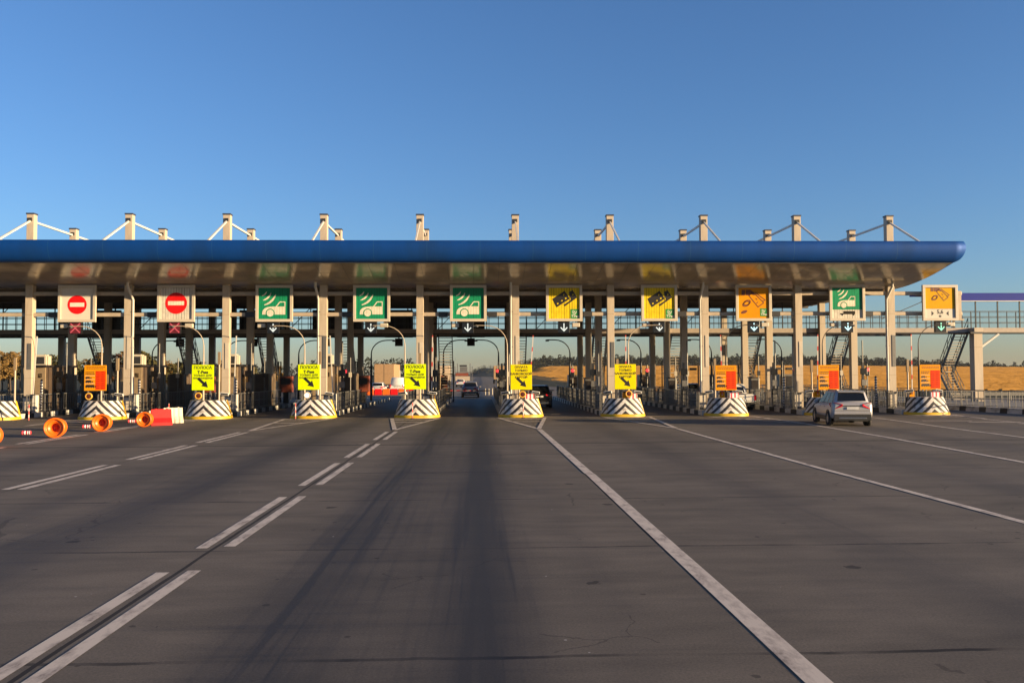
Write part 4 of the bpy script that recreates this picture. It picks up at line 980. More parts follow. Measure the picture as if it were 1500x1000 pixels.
for j in range(0, 10):
    t = thing('antenna_box', 'small beige antenna box hanging beside the ' + {0:'signal under the plain no entry sign', 1:'signal under the slatted no entry sign', 2:'signal under the leftmost green sign', 3:'signal under the middle green sign', 4:'signal above the open lane', 5:'signal under the first yellow sign', 6:'signal under the second yellow sign', 7:'signal under the orange cash sign', 8:'signal under the trailer sign', 9:'green signal under the amber sign'}[j], 'antenna', (mx(j)+3.0+(.78 if j % 2 else -.78), 54.85, 5.55), 0, 'beige antenna boxes')
    m = MB(); m.box((-.24,-.14,-.13),(.24,.14,.13),'aircon_beige'); m.build('case', t, bevel=.03); m = MB(); m.box((-.03,-.03,.13),(.03,.03,.60),'dark_steel'); m.build('hanger', t)
for i in range(0, 10):
    t = thing('lane_controller', 'low grey control box with pale door on the ' + DESC[i], 'control box', (mx(i)+(.45 if i < 5 else -.5), 54.1, KH), 0, 'low grey control boxes')
    m = MB(); m.box((-.24,-.2,0),(.24,.2,.95),'galvanised'); m.box((-.27,-.23,.95),(.27,.23,1.0),'dark_steel'); m.build('case', t, bevel=.02); m = MB(); m.box((-.19,-.215,.12),(.19,-.202,.86),'sign_frame'); m.build('door', t)
    t = thing('detector_mast', 'dark detector mast with stacked boxes on the ' + DESC[i], 'mast', (mx(i)+(.8 if i < 5 else -.82), 57.4, KH), 0, 'dark detector masts')
    m = MB(); m.box((-.07,-.07,0),(.07,.07,2.9),'dark_steel'); m.build('shaft', t)
    for z, w in ((2.3,.22),(1.55,.17),(1.0,.2)): m = MB(); m.box((-w,-.2,z-.2),(w,-.07,z+.2),'signal_black' if w != .17 else 'galvanised'); m.build('sensor', t, bevel=.02)
    for y in (58.6, 62.2):
        t = thing('conduit_pole', '%s conduit pole on the %s' % ('front' if y < 60 else 'rear', DESC[i]), 'pole', (mx(i)+(.62 if i < 5 else -.3), y, KH), 0, 'thin conduit poles')
        m = MB(); m.tube([(0,0,0),(0,0,4.4 if y < 60 else 3.4)], .045, 'galvanised', 6); m.build('shaft', t); m = MB(); m.cbox((0,-.08,2.2),(.2,.12,.34),'aircon_beige' if i % 2 else 'dark_steel'); m.build('junction_box', t)
for i in range(5, 10):
    t = thing('equipment_cabinet', 'grey equipment cabinet below the stairs of the ' + DESC[i], 'cabinet', (mx(i)-.2, 74.3, KH), 0, 'grey cabinets below the stairs')
    m = MB(); m.box((-.6,-.5,0),(.6,.5,2.1),'galvanised'); m.build('case', t, bevel=.02); m = MB(); m.box((-.5,-.52,.15),(-.03,-.502,1.95),'booth_brown'); m.box((.03,-.52,.15),(.5,-.502,1.95),'booth_dark'); m.build('door', t)
# lowered exit booms
for j, lab in ((4, 'lowered dark red boom across the open lane behind the departing grey car'), (5, 'lowered dark red boom beyond the black car')):
    t = thing('boom_gate', lab, 'boom gate', (mx(j)+1.0, 81.0, 0), 0, 'lowered exit booms')
    m = MB(); m.box((-.16,-.16,KH),(.16,.16,1.05+.1),'signal_black'); m.build('cabinet', t, bevel=.02); m = MB(); m.bar((0,-.2,.98),(3.6,-.2,.95),.06,.10,'boom_dark'); m.build('arm', t)

# ------------------------------------------------------------------ drums and barriers on the closed lane
def drum(label, loc, rz, sc_=1.0):
    sc_ *= .86
    t = thing('plastic_drum', label, 'traffic drum', loc, rz, 'orange plastic drums lying on the road')
    M_ = Matrix.Translation((0,0,.474*sc_)) @ Matrix.Rotation(R(90),4,'X') @ Matrix.Scale(sc_,4)
    m = MB(); m.lathe([(.41,-.28),(.43,-.24),(.43,-.16),(.405,-.14),(.405,-.08),(.45,-.05),(.46,.06),(.43,.09),(.43,.13),(.465,.16),(.475,.26),(.475,.31),(.455,.345),(.41,.35),(.39,.315),(.38,.25),(.33,.235),(.31,.25),(.285,.245),(.27,.19),(.225,.18),(.205,.16),(.20,.04)], M_, 'orange_plastic', 36); m.build('shell', t)
    m = MB(); m.lathe([(.20,.04),(.18,-.12),(.07,-.16),(.06,-.10),(0,-.09)], M_, 'orange_inside', 36); m.build('bore', t)
    m = MB(); m.lathe([(0,-.29),(.30,-.29),(.41,-.28)], M_, 'orange_plastic', 36); m.build('base', t)
    return t
drum('orange drum cut by the left edge of the frame', (-17.25, 31.6, 0), R(14))
drum('largest whole orange drum, standing clear between striped rolls', (-17.2, 36.3, 0), R(10))
drum('orange drum in front of the leftmost whole crash cushion', (-16.95, 40.1, 0), R(6), .97)
drum('orange drum touching the red plastic barrier', (-16.3, 43.4, 0), R(2), .9)
for loc, lab in (((-19.2,37.9,0),'small red and white striped roll between the two nearest drums'), ((-18.6,42.2,0),'small red and white striped roll between the second and third drums'), ((-18.3,46.8,0),'small red and white striped roll just left of the drum at the barrier')):
    t = thing('striped_roll', lab, 'road marker', loc, R(8), 'small striped rolls'); t.scale = (.78, .78, .72); Mr = Matrix.Translation((0,0,.14)) @ Matrix.Rotation(R(90),4,'Y')
    m = MB(); pr = []; 
    for k in range(4):
        z = -.22+k*.12; pr += [(.07,z),(.12,z+.02),(.12,z+.08),(.07,z+.10)]
    m.lathe([(0,-.23)]+pr+[(0,.26)], Mr, 'red_white_roll', 14); m.build('ribbed_body', t); m = MB(); m.box((-.25,-.08,0),(.25,.08,.04),'tyre'); m.build('foot', t)
def water_barrier(label, loc, rz, mname, ribs=True):
    t = thing('plastic_barrier', label, 'barrier', loc, rz, 'water filled plastic barriers')
    m = MB(); h = .80; sec = [(-.24,0),(-.24,.14),(-.11,.36),(-.085,h),(.085,h),(.11,.36),(.24,.14),(.24,0)]
    xs = [-.50 + 1.0*k/12 for k in range(13)]; vs = []; nn = len(sec)
    for q, x in enumerate(xs):
        g = .80 if ribs and q % 3 == 0 and 0 < q < 12 else 1.0
        xx = x*(1.0)
        for (y, z) in sec: vs.append((xx*(1-.06*z), y*g, z))
    fs = [(i*nn+k, i*nn+(k+1)%nn, (i+1)*nn+(k+1)%nn, (i+1)*nn+k) for i in range(12) for k in range(nn)] + [tuple(range(nn)), tuple(range(12*nn, 13*nn))[::-1]]
    m.add(vs, fs, mname); m.build('shell', t)
    m = MB(); m.tube([(-.25,0,h),(-.25,0,h+.03)], .06, mname, 12); m.tube([(.28,0,h),(.28,0,h+.03)], .06, mname, 12); m.build('filler_cap', t)
water_barrier('bright red water filled plastic barrier beside the fourth drum', (-16.05, 44.8, 0), R(32), 'red_plastic', False)
water_barrier('cream white plastic barrier behind the red one', (-16.1, 46.6, 0), R(36), 'white_plastic')

# ------------------------------------------------------------------ vehicles
def loft(st, mname, m):
    """st: rings of points, all the same count, closed round"""
    n = len(st[0]); vs = [p for r_ in st for p in r_]
    fs = [(i*n+k, i*n+(k+1)%n, (i+1)*n+(k+1)%n, (i+1)*n+k) for i in range(len(st)-1) for k in range(n)]
    m.add(vs, fs, mname, True); m.add(st[0], [tuple(range(n))[::-1]], mname); m.add(st[-1], [tuple(range(n))], mname)
def wheel(t, x, y, r, w=.22):
    o = bpy.data.objects.new('wheel', None); 
    s = 1 if x > 0 else -1; Mw = Matrix.Translation((0,0,0)) @ Matrix.Rotation(R(90)*s, 4, 'Y')
    m = MB(); m.lathe([(r*.62,w/2),(r*.93,w/2),(r,w/2-.03),(r,-w/2+.03),(r*.93,-w/2),(r*.62,-w/2)], Mw, 'tyre', 24); ty = m.build('wheel', t, (x, y, r))
    m = MB(); m.lathe([(0,w/2-.05),(r*.15,w/2-.02),(r*.2,w/2-.05),(r*.55,w/2-.03),(r*.64,w/2-.005)], Mw, 'rim', 24)
    for k in range(5):
        a = 2*math.pi*k/5; M2 = Mw @ Matrix.Rotation(a,4,'Z'); m.box((.04,-.03,w/2-.045),(r*.58,.03,w/2-.012),'rim',M2)
    m.build('rim', ty)
def car(label, loc, rz, paint, kind='suv', name='car', cat='car'):
    L_, W, H = {'suv':(4.55,.925,1.66),'hatch':(4.2,.88,1.48),'van':(5.0,.95,2.1)}[kind]
    t = thing(name, label, cat, loc, rz); m = MB()
    belt = {'suv':1.03,'hatch':.93,'van':1.1}[kind]; gc = {'suv':.21,'hatch':.16,'van':.2}[kind]; wr = {'suv':.345,'hatch':.31,'van':.34}[kind]
    # lower body: y, half width, bottom, top
    rz_ = .11 if kind == 'suv' else 0
    stn = [(0.0,.80,.46,belt-.16+rz_),(.03,.87,.40,belt-.08+rz_),(.10,.915,.36,belt-.02+rz_),(.30,W,.33,belt+rz_*.8),(.9,W*1.005,.31,belt+.01),(2.0,W,.31,belt+.0),(3.1,W,.31,belt-.02),(3.5,W*.99,.31,belt-.06),(4.0,W*.96,.33,belt-.13),(L_-.2,W*.88,.36,belt-.24),(L_-.04,W*.76,.42,belt-.36),(L_,W*.66,.48,belt-.42)]
    rings = []
    for y, w, zb, zt in stn:
        k = y*L_/4.55 if kind != 'suv' else y
        half = [(w*.80,zb),(w*.96,zb+.06),(w*.995,zb+.20),(w,(zb+zt)/2),(w*.985,zt-.10),(w*.955,zt-.02),(w*.90,zt),(w*.5,zt+.02)]
        rings.append([(x, y, z) for x, z in half]+[(-x, y, z) for x, z in half[::-1]])
    loft(rings, paint, m); m.build('body', t)
    # cabin
    r0, r1 = {'suv':(.10,.30),'hatch':(.2,.75),'van':(.04,.12)}[kind]; f0, f1 = {'suv':(3.35,2.35),'hatch':(3.1,2.2),'van':(4.1,3.5)}[kind]
    wb_, wt = W*.90, W*.70; m = MB(); cab = []
    for f in (0,.15,.5,.85,.96,1.0):
        z = belt-.01+(H-belt)*f; ya, yb = r0+(r1-r0)*f, f0+(f1-f0)*f; w = wb_+(wt-wb_)*f; 
        if f == .96: w -= .02; 
        if f == 1.0: w -= .09; ya += .10; yb -= .14
        c = .10*(1-f*.3); cab.append([(w-c,ya,z),(w,ya+c*1.4,z),(w,(ya+yb)/2,z),(w-.02,yb-c*1.6,z),(w-c*1.2,yb,z),(-(w-c*1.2),yb,z),(-(w-.02),yb-c*1.6,z),(-w,(ya+yb)/2,z),(-w,ya+c*1.4,z),(-(w-c),ya,z)])
    loft(cab, paint, m); m.build('cabin', t)
    def cabp(f, y_t, s):   # point on the side of the cabin
        z = belt+(H-belt)*f; w = wb_+(wt-wb_)*f+.008; ya, yb = r0+(r1-r0)*f, f0+(f1-f0)*f; return (s*w, ya+(yb-ya)*y_t, z)
    for s in (-1, 1):
        for a, b in (((.09,.33)) , ((.36,.60)), ((.63,.90))) if kind != 'van' else (((.70,.95)),):
            m = MB(); q = [cabp(.06,a,s),cabp(.06,b,s),cabp(.84,min(b,.93),s),cabp(.84,a+.02,s)]
            if a > .6: q = [cabp(.06,a,s),cabp(.06,b+.04,s),cabp(.84,b-.03,s),cabp(.84,a,s)]
            m.add(q+[(p[0]-s*.02,p[1],p[2]) for p in q], [(0,1,2,3),(4,5,6,7),(0,1,5,4),(1,2,6,5),(2,3,7,6),(3,0,4,7)], 'glass_dark'); m.build('side_window', t)
    def endp(f, x, back):
        z = belt+(H-belt)*f; w = (wb_+(wt-wb_)*f)*x; y = (r0+(r1-r0)*f-.012) if back else (f0+(f1-f0)*f+.012); return (w, y, z)
    if kind != 'van':
        m = MB(); q = [endp(.24,-.82,1),endp(.24,.82,1),endp(.84,.84,1),endp(.84,-.84,1)]; m.add(q+[(p[0],p[1]+.03,p[2]) for p in q], [(0,1,2,3),(4,7,6,5),(0,1,5,4),(1,2,6,5),(2,3,7,6),(3,0,4,7)], 'glass_dark'); m.build('rear_window', t)
    m = MB(); q = [endp(.06,-.84,0),endp(.06,.84,0),endp(.88,.86,0),endp(.88,-.86,0)]; m.add(q+[(p[0],p[1]-.03,p[2]) for p in q], [(3,2,1,0),(4,5,6,7),(0,1,5,4),(1,2,6,5),(2,3,7,6),(3,0,4,7)], 'glass_dark'); m.build('windscreen', t)
    # rear lights
    for s in (-1, 1):
        m = MB(); v = [(s*.44,-.04,belt-.10),(s*.80,-.02,belt-.22),(s*.955,.22,belt-.12),(s*.95,.50,belt+.03),(s*.84,-.01,belt+.09),(s*.44,-.03,belt+.0)]
        if kind == 'van': v = [(s*.78,-.02,.75),(s*.92,.02,.75),(s*.95,.10,.75),(s*.95,.10,1.2),(s*.92,.02,1.2),(s*.78,-.02,1.2)]
        m.add(v+[(p[0]*.97,p[1]+.06,p[2]) for p in v], [tuple(range(6)), tuple(range(11,5,-1))]+[(k,(k+1)%6,6+(k+1)%6,6+k) for k in range(6)], 'tail_red'); m.build('tail_light', t, bevel=.012)
        m = MB(); m.cbox((s*.62,L_-.10,belt-.33),(.34,.16,.12),'plate'); m.build('headlight', t, bevel=.03)
        m = MB(); m.cbox((s*(W+.11),f0-.55,belt+.08),(.20,.10,.14),paint); m.box((s*W-.03,f0-.57,belt+.0),(s*W+.03,f0-.51,belt+.07),'car_trim'); m.build('mirror', t, bevel=.03)
        for yy in (1.45, 2.35): m = MB(); m.cbox((s*(W+.008),yy,belt-.13),(.03,.17,.03),'chrome'); m.build('door_handle', t, bevel=.008)
    m = MB(); m.box((-.84,-.045,.28),(.84,.12,.55),'car_trim'); m.box((-.62,-.055,.36),(.62,-.04,.42),'chrome'); m.build('rear_bumper', t, bevel=.03)
    m = MB(); m.box((-.85,-.05,.555),(.85,.06,.68),paint); m.build('bumper_cover', t, bevel=.03)
    m = MB(); m.box((-.26,-.042,belt-.24),(.26,-.012,belt-.12),'plate'); m.build('number_plate', t)
    m = MB(); m.box((-.46,-.040,belt-.085),(.46,-.008,belt-.055),'car_trim'); m.box((-.80,-.012,belt-.30),(.80,.0,belt-.29),'car_trim'); m.build('tailgate_trim', t)
    if kind == 'suv':
        m = MB(); m.add([(-.60,.16,H-.04),(.60,.16,H-.04),(.62,.42,H-.0),(-.62,.42,H-.0),(-.60,.17,H-.09),(.60,.17,H-.09),(.62,.40,H-.06),(-.62,.40,H-.06)], [(0,1,2,3),(4,7,6,5),(0,4,5,1),(1,5,6,2),(2,6,7,3),(3,7,4,0)], paint); m.build('spoiler', t, bevel=.015)
        for s in (-1, 1): m = MB(); m.bar((s*.58,.55,H+.03),(s*.58,2.2,H+.02),.04,.035,'car_trim'); m.box((s*.58-.02,.6,H-.04),(s*.58+.02,.66,H+.02),'car_trim'); m.box((s*.58-.02,2.1,H-.06),(s*.58+.02,2.16,H+.02),'car_trim'); m.build('roof_rail', t)
        for s in (-1, 1): m = MB(); m.box((s*(W+.006)-.02,1.15,.29),(s*(W+.006)+.02,3.25,.46),'car_trim'); m.build('sill_cladding', t, bevel=.01)
    for s in (-1, 1):
        for y in (.82, L_-.92):
            m = MB(); Mw = Matrix.Translation((s*(W-.10), y, wr)) @ Matrix.Rotation(R(90)*s,4,'Y'); m.lathe([(wr*.9,.10),(wr+.085,.118),(wr+.09,.0),(0,.0)], Mw, 'car_trim', 28); m.build('wheel_arch', t)
            wheel(t, s*(W-.085), y, wr)
    m = MB(); m.box((-.78,.3,.22),(.78,L_-.4,.36),'car_trim'); m.build('underbody', t)
    return t
car('silver sport utility car approaching the lanes, seen from its rear left', (17.32, 40.3, 0), R(-9), 'paint_silver')
car('black car right of the open lane, mostly hidden by a striped cushion', (4.30, 63.5, 0), 0, 'paint_black')
car('small grey car leaving through the open middle lane beyond the boom', (-1.05, 92.5, 0), 0, 'paint_grey')
car('dark car waiting ahead of the white pickup in the same lane', (17.1, 70.5, 0), 0, 'paint_black')
# white pickup
def pickup(label, loc):
    t = thing('pickup_truck', label, 'pickup', loc)
    m = MB(); rings = []
    for y, w, zb, zt in ((0,.86,.62,1.05),(.05,.92,.52,1.10),(.4,.94,.48,1.12),(1.7,.94,.48,1.12),(3.6,.94,.46,1.12),(4.6,.9,.5,1.02),(5.1,.8,.55,.9)):
        half = [(w*.85,zb),(w,zb+.10),(w,(zb+zt)/2),(w*.98,zt-.04),(w*.93,zt)]; rings.append([(x,y,z) for x,z in half]+[(-x,y,z) for x,z in half[::-1]])
    loft(rings, 'paint_white', m); m.build('body', t)
    m = MB(); m.box((-.80,.12,1.115),(.80,1.62,1.125),'car_trim'); m.build('load_bed', t)
    m = MB(); rings = []
    for z, ya, yb, w in ((1.10,1.7,4.0,.86),(1.55,1.82,3.5,.76),(1.72,1.95,3.2,.70),(1.76,2.1,3.0,.6)):
        rings.append([(w,ya,z),(w,yb,z),(-w,yb,z),(-w,ya,z)])
    loft(rings, 'paint_white', m); m.build('cab', t, bevel=.03)
    m = MB(); m.add([(-.68,1.715,1.18),(.68,1.715,1.18),(.62,1.80,1.56),(-.62,1.80,1.56),(-.68,1.76,1.18),(.68,1.76,1.18),(.62,1.85,1.56),(-.62,1.85,1.56)], [(0,1,2,3),(4,7,6,5),(0,4,5,1),(1,5,6,2),(2,6,7,3),(3,7,4,0)], 'glass_dark'); m.build('rear_window', t)
    for s in (-1, 1):
        m = MB(); m.box((s*.88-.07,-.03,.68),(s*.88+.07,.08,1.02),'tail_red'); m.build('tail_light', t, bevel=.01)
        for y in (1.0, 4.1): wheel(t, s*.85, y, .38, .26)
    m = MB(); m.box((-.85,-.12,.40),(.85,.06,.56),'car_trim'); m.build('rear_bumper', t, bevel=.03); m = MB(); m.box((-.3,-.035,.62),(.3,-.012,.75),'plate'); m.build('number_plate', t)
    m = MB(); m.box((-.7,.3,.3),(.7,4.7,.50),'car_trim'); m.build('underbody', t)
pickup('white pickup truck in the lane left of the silver car', (17.35, 57.6, 0))
# far vehicles
def box_truck(label, loc, tarp, h=4.0, w=1.25, l=9):
    t = thing('box_truck', label, 'truck', loc, 0, 'distant trucks')
    m = MB(); m.box((-w,0,1.1),(w,l,h),tarp); m.box((-w-.02,-.03,1.0),(w+.02,.0,1.12),'dark_steel')
    m.build('trailer', t, bevel=.04); m = MB()
    for x in (-.02, .02): m.box((x-.01,-.02,1.15),(x+.01,-.002,h-.06),'booth_trim')
    m.box((-w+.1,-.02,h*.66),(w-.1,-.002,h*.66+.03),'booth_trim'); m.build('rear_doors', t)
    m = MB(); m.box((-1.2,l+.4,.8),(1.2,l+2.4,3.1),'paint_white'); m.build('cab', t, bevel=.1)
    for y in (1.2, 2.5, l+1.2):
        for s in (-1, 1): wheel(t, s*(w-.16), y, .5, .3)
    m = MB(); m.box((-.5,.2,.75),(.5,l+2.2,1.1),'dark_steel'); m.build('chassis', t)
    m = MB(); m.box((-1.1,-.1,.55),(1.1,0,.7),'car_trim'); m.build('rear_bumper', t)
box_truck('tan box truck beyond the lane left of the open one', (-13.3, 122, 0), 'tarp_tan', 3.9, 1.35)
box_truck('cream tarpaulin truck far down the open lane at its left edge', (-7.9, 190, 0), 'tarp_cream', 4.2)
box_truck('tan truck far down the road at the right edge of the open lane', (4.6, 215, 0), 'tarp_tan', 4.4, 1.3)
car('white van with dark rear window parked in front of the tan truck', (-12.75, 109, 0), 0, 'paint_white', 'hatch', 'van', 'van')
car('white service van parked right beside the tan truck', (-10.6, 112, 0), 0, 'paint_white', 'van', 'van', 'van')
car('tiny white van far ahead, left of the departing grey car', (-3.7, 165, 0), 0, 'paint_white', 'hatch', 'van', 'van')
for k in range(7):
    t = thing('plastic_barrier', 'low red plastic barrier standing in the row before the tan truck', 'barrier', (-14.2+k*.95, 106.2, 0), 0, 'row of red plastic barriers before the tan truck')
    m = MB(); m.add([(-.44,-.2,0),(.44,-.2,0),(.44,.2,0),(-.44,.2,0),(-.42,-.07,.75),(.42,-.07,.75),(.42,.07,.75),(-.42,.07,.75)], [(0,3,2,1),(4,5,6,7),(0,1,5,4),(1,2,6,5),(2,3,7,6),(3,0,4,7)], 'red_plastic' if k % 2 == 0 else 'orange_plastic'); m.build('shell', t, bevel=.03)
for k in range(10):
    t = thing('lane_marker', 'thin white flexible post in the row along the far road', 'marker post', (.6+k*.42, 104+k*.3, 0), 0, 'row of thin white posts along the far road')
    m = MB(); m.tube([(0,0,0),(0,0,.75)], .045, 'white_plastic', 6); m.build('shaft', t)
# distant gantry across the road
t = thing('distant_gantry', 'distant grey road gantry with stacked sign panels beyond the open lane', 'gantry', (-4.6, 250, 0))
for x in (-2.6, -1.9, 1.7, 2.3): m = MB(); m.box((x-.10,-.10,0),(x+.10,.10,4.6 if abs(x) > 2 else 5.4),'galvanised'); m.build('post', t)
for z0, z1, x0, x1, mt in ((4.5,5.0,-1.3,.8,'dark_steel'),(3.0,4.4,-1.2,.9,'galvanised'),(1.9,2.7,-2.4,1.2,'rust_red'),(.5,1.8,-2.5,1.6,'beige_steel')):
    m = MB(); m.box((x0,-.16,z0),(x1,.1,z1),mt); m.build('sign_panel', t)
m = MB(); m.bar((-2.6,0,2.85),(2.3,0,2.85),.2,.2,'galvanised'); m.build('crossbar', t)
t = thing('guard_rail', 'low steel guard rail along the side road at right', 'guard rail', (40, 74, 0))
m = MB(); m.bar((0,0,.62),(110,-6.5,.62),.06,.30,'galvanised'); m.build('beam', t); m = MB()
for k in range(40): m.cbox((k*2.75,.06-k*.1625,.35),(.10,.10,.7),'galvanised')
m.build('posts', t)

# ------------------------------------------------------------------ trees
def leaf_cloud(m, c, rx, ry, rz, n, size, mname, rnd):
    for _ in range(n):
        a, u = rnd.uniform(0, 2*math.pi), rnd.uniform(-1, 1); rr = rnd.uniform(.45, 1.0)**.6; q = math.sqrt(1-u*u)
        p = Vector((c[0]+rx*rr*q*math.cos(a), c[1]+ry*rr*q*math.sin(a), c[2]+rz*rr*u)); s = size*rnd.uniform(.6, 1.35)
        d = Vector((rnd.gauss(0,1), rnd.gauss(0,1), rnd.gauss(0,1))).normalized(); e = d.orthogonal().normalized(); g = d.cross(e)
        k = rnd.uniform(0, 6.28); e, g = e*math.cos(k)+g*math.sin(k), g*math.cos(k)-e*math.sin(k)
        m.add([p-e*s*.5, p+g*s*.32, p+e*s*.55, p-g*s*.30], [(0,1,2,3)], mname)
def tree_meshes(seed, leaf, h):
    rnd = random.Random(seed); tr = MB()
    tr.tube([(0,0,0),(0.03*h*rnd.uniform(-1,1),0,.3*h),(0.04*h*rnd.uniform(-1,1),.02*h,.62*h),(0,0,.9*h)], [.022*h,.018*h,.011*h,.004*h], 'bark', 7)
    cr = MB(); ends = []
    for k in range(9):
        a = rnd.uniform(0, 6.28); z = rnd.uniform(.28, .75)*h; l = rnd.uniform(.14, .27)*h; e = (l*math.cos(a), l*math.sin(a), z+rnd.uniform(.05,.17)*h); tr.tube([(0,0,z),(e[0]*.5,e[1]*.5,z+(e[2]-z)*.4),e], [.009*h,.006*h,.003*h], 'bark', 5); ends.append(e)
    for e in ends + [(0,0,.86*h),(.05*h,0,.7*h),(-.06*h,.03*h,.55*h)]:
        leaf_cloud(cr, e, rnd.uniform(.09,.16)*h, rnd.uniform(.09,.16)*h, rnd.uniform(.07,.13)*h, 110, .055*h, leaf, rnd)
    return tr, cr
protos = []
for s, leaf, nm in ((1,'leaf_rust','rust'),(2,'leaf_ochre','ochre'),(3,'leaf_olive','olive'),(4,'leaf_ochre','ochre'),(5,'leaf_olive','olive')):
    tr, cr = tree_meshes(s, leaf, 6.0); t = thing('autumn_tree', '', 'tree', (0,0,0), 0, 'autumn trees beyond the left islands'); tr.build('trunk', t, recalc=False); cr.build('crown', t, recalc=False); protos.append((t, nm))
used = set(); rnd = random.Random(11)
for k in range(84):
    q = rnd.choice((0,1,1,2,3,3,4,2)); p, nm = protos[q]; o = p if q not in used else copy_tree(p); used.add(q)
    x = -112 + k*0.95 + rnd.uniform(-1.2, 1.2); yy = 124 + rnd.uniform(-10, 24); f = rnd.uniform(.62, 1.12)*(1.0 if x < -50 else .8)
    o.location = (x, yy, -.1); o.scale = (f*1.05, f*1.05, f); o.rotation_euler = (0,0,rnd.uniform(0,6.28))
    o['label'] = {'rust':'rust red autumn tree in the belt beyond the left hand booths','ochre':'ochre yellow autumn tree in the belt beyond the left hand booths','olive':'olive green tree in the belt beyond the left hand booths'}[nm]
for q, (p, nm) in enumerate(protos):
    if q not in used:
        for c in kids(p): bpy.data.objects.remove(c)
        bpy.data.objects.remove(p)
def wood(name, label, spots, leaf, seed, n=80):
    rnd = random.Random(seed); m = MB()
    for x, y, z, h, w in spots:
        m.tube([(x,y,z-.5),(x,y,z+h*.8)], [.02*h,.006*h], 'bark', 4)
        for c in range(4):
            zc = z+h*(.12,.38,.60,.78)[c]; ww = w*(1.5, 1.3, 1.05, .65)[c]*rnd.uniform(.75,1.2); leaf_cloud(m, (x+rnd.uniform(-.4,.4)*w,y,zc), ww, ww, h*.16, n//4, h*.13, leaf, rnd)
    o = m.build(name, recalc=False); o['kind'] = 'stuff'; o['label'] = label; o['category'] = 'wood'
rnd = random.Random(5); sp = []
for row in range(4):
    x = 20.0
    while x < 660:
        yy = 905+row*9+rnd.uniform(-3,3); h = rnd.choice((8,9.5,10.5,11,13,9.5,10.5))*rnd.uniform(.85,1.15)*(1.15 if x > 330 else .92); sp.append((x, yy, hfun(x,yy), h, h*rnd.uniform(.20,.32))); x += rnd.uniform(2.0, 4.2)
wood('far_wood', 'dark far wood along the upper edge of the golden field', sp, 'leaf_dark', 21, 128)
sp = []
for row in range(3):
    x = -420.0
    while x < -42:
        yy = 560+row*8+rnd.uniform(-4,4); h = rnd.uniform(7,12.5)*(1.15 if x > -110 else .95); sp.append((x, yy, 0, h, h*rnd.uniform(.24,.36))); x += rnd.uniform(3.2,6)
wood('left_wood', 'dark wood behind the left hand lanes', sp, 'leaf_bluish', 22, 72)
# wooded hill at the end of the road
def hill_h(x, y):
    a = math.exp(-((x-24)/17)**2)*7.2 + math.exp(-((x-2)/11)**2)*6.2; return a*math.exp(-((y-800)/60)**2)
m = MB(); xs = [-40+4*k for k in range(36)]; ys = [700+20*k for k in range(11)]; n = len(xs)
m.add([(x,y,hill_h(x,y)-.1) for y in ys for x in xs], [(j*n+i,j*n+i+1,(j+1)*n+i+1,(j+1)*n+i) for j in range(10) for i in range(n-1)], 'leaf_bluish', True); structure(m.build('hill', recalc=False))
sp = []
for k in range(230):
    x, yy = rnd.uniform(-22,62), rnd.uniform(735,810); z = hill_h(x,yy); h = rnd.uniform(2.2,3.6); sp.append((x,yy,z-.3,h,h*.42))
wood('hill_wood', 'bluish dark bushes covering the hill at the end of the road', sp, 'leaf_bluish', 23, 44)

# ------------------------------------------------------------------ air
m = MB(); m.box((-2500,-350,-6),(2500,2600,26),'verge'); hz = m.build('haze'); hz['kind'] = 'stuff'
hm = bpy.data.materials.new('haze_air'); hm.use_nodes = True; nt = hm.node_tree; nt.nodes.remove(nt.nodes['Principled BSDF'])
pv = nt.nodes.new('ShaderNodeVolumePrincipled'); pv.inputs['Density'].default_value = 0.00005; pv.inputs['Color'].default_value = (0.80, 0.84, 0.90, 1); pv.inputs['Anisotropy'].default_value = 0.1
nt.links.new(pv.outputs[0], nt.nodes['Material Output'].inputs['Volume']); hz.data.materials.clear(); hz.data.materials.append(hm)

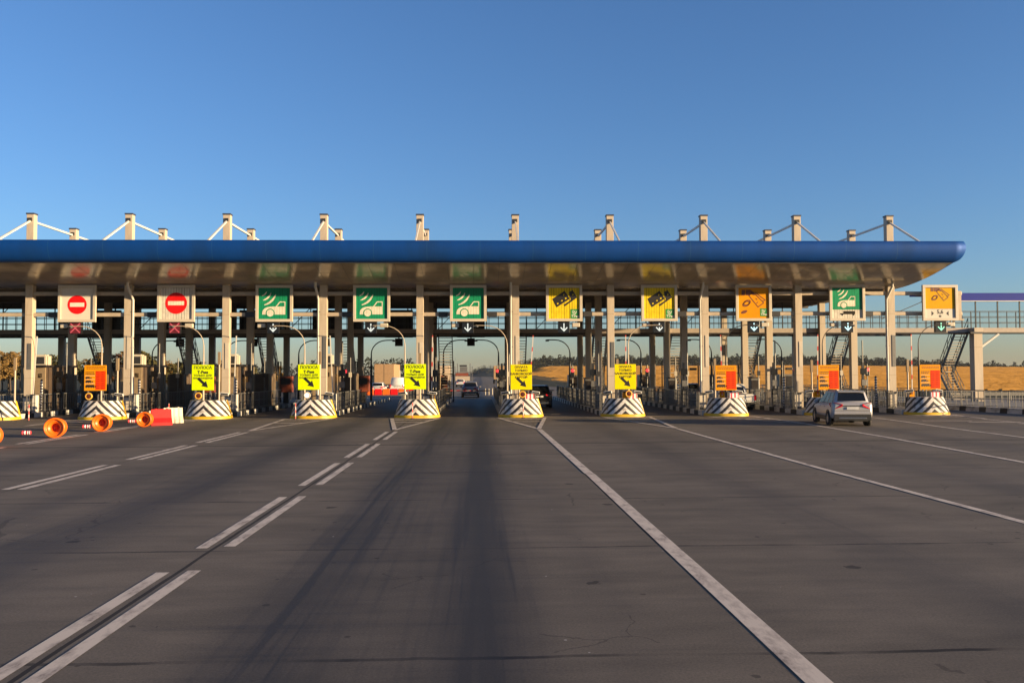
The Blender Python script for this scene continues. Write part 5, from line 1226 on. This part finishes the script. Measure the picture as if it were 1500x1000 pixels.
# ------------------------------------------------------------------ camera
f, yaw, pit, rol, hc = 1283.76, .0363, .0365, -.0038, 2.5228
fw = Vector((math.sin(yaw)*math.cos(pit), math.cos(yaw)*math.cos(pit), math.sin(pit))); rt = Vector((math.cos(yaw), -math.sin(yaw), 0)); up = rt.cross(fw)
Rv = rt*math.cos(rol)+up*math.sin(rol); Uv = -rt*math.sin(rol)+up*math.cos(rol)
cd = bpy.data.cameras.new('camera'); cam = bpy.data.objects.new('camera', cd); COL.objects.link(cam)
M = Matrix((Rv, Uv, -fw)).transposed().to_4x4(); M.translation = (0, 0, hc); cam.matrix_world = M
cd.sensor_width = 36; cd.lens = 36*f/1500; cd.clip_end = 12000; cd.clip_start = 0.1
sc.camera = cam

# ------------------------------------------------------------------ light
ELEV, AZ = R(6.8), R(66.5)       # low sun behind the camera, off to the right
sd = Vector((math.sin(AZ)*math.cos(ELEV), -math.cos(AZ)*math.cos(ELEV), math.sin(ELEV)))   # towards the sun
ld = bpy.data.lights.new('sun', 'SUN'); lo = bpy.data.objects.new('sun', ld); COL.objects.link(lo)
ld.energy = 5.0; ld.angle = R(0.55); ld.color = (1.0, 0.73, 0.41)
lo.rotation_euler = sd.to_track_quat('Z', 'Y').to_euler(); lo.location = (60, -60, 40)
w = bpy.data.worlds.new('World'); sc.world = w; w.use_nodes = True; nt = w.node_tree
sky = nt.nodes.new('ShaderNodeTexSky'); sky.sky_type = 'NISHITA'; sky.sun_disc = False; sky.sun_elevation = ELEV; sky.sun_rotation = math.atan2(sd.x, sd.y)
sky.altitude = 0; sky.air_density = 1.0; sky.dust_density = 0.45; sky.ozone_density = 4.0
bg = nt.nodes['Background']
wb = nt.nodes.new('ShaderNodeMix'); wb.data_type = 'RGBA'; wb.blend_type = 'MULTIPLY'; wb.inputs[0].default_value = 1.0; wb.inputs[7].default_value = (1.00, 0.93, 1.02, 1)
nt.links.new(sky.outputs[0], wb.inputs[6]); nt.links.new(wb.outputs[2], bg.inputs['Color']); bg.inputs['Strength'].default_value = 0.089
sc.view_settings.view_transform = 'Standard'; sc.view_settings.look = 'None'; sc.view_settings.exposure = 1.43; sc.view_settings.gamma = 1.0
sc.cycles.max_bounces = 6
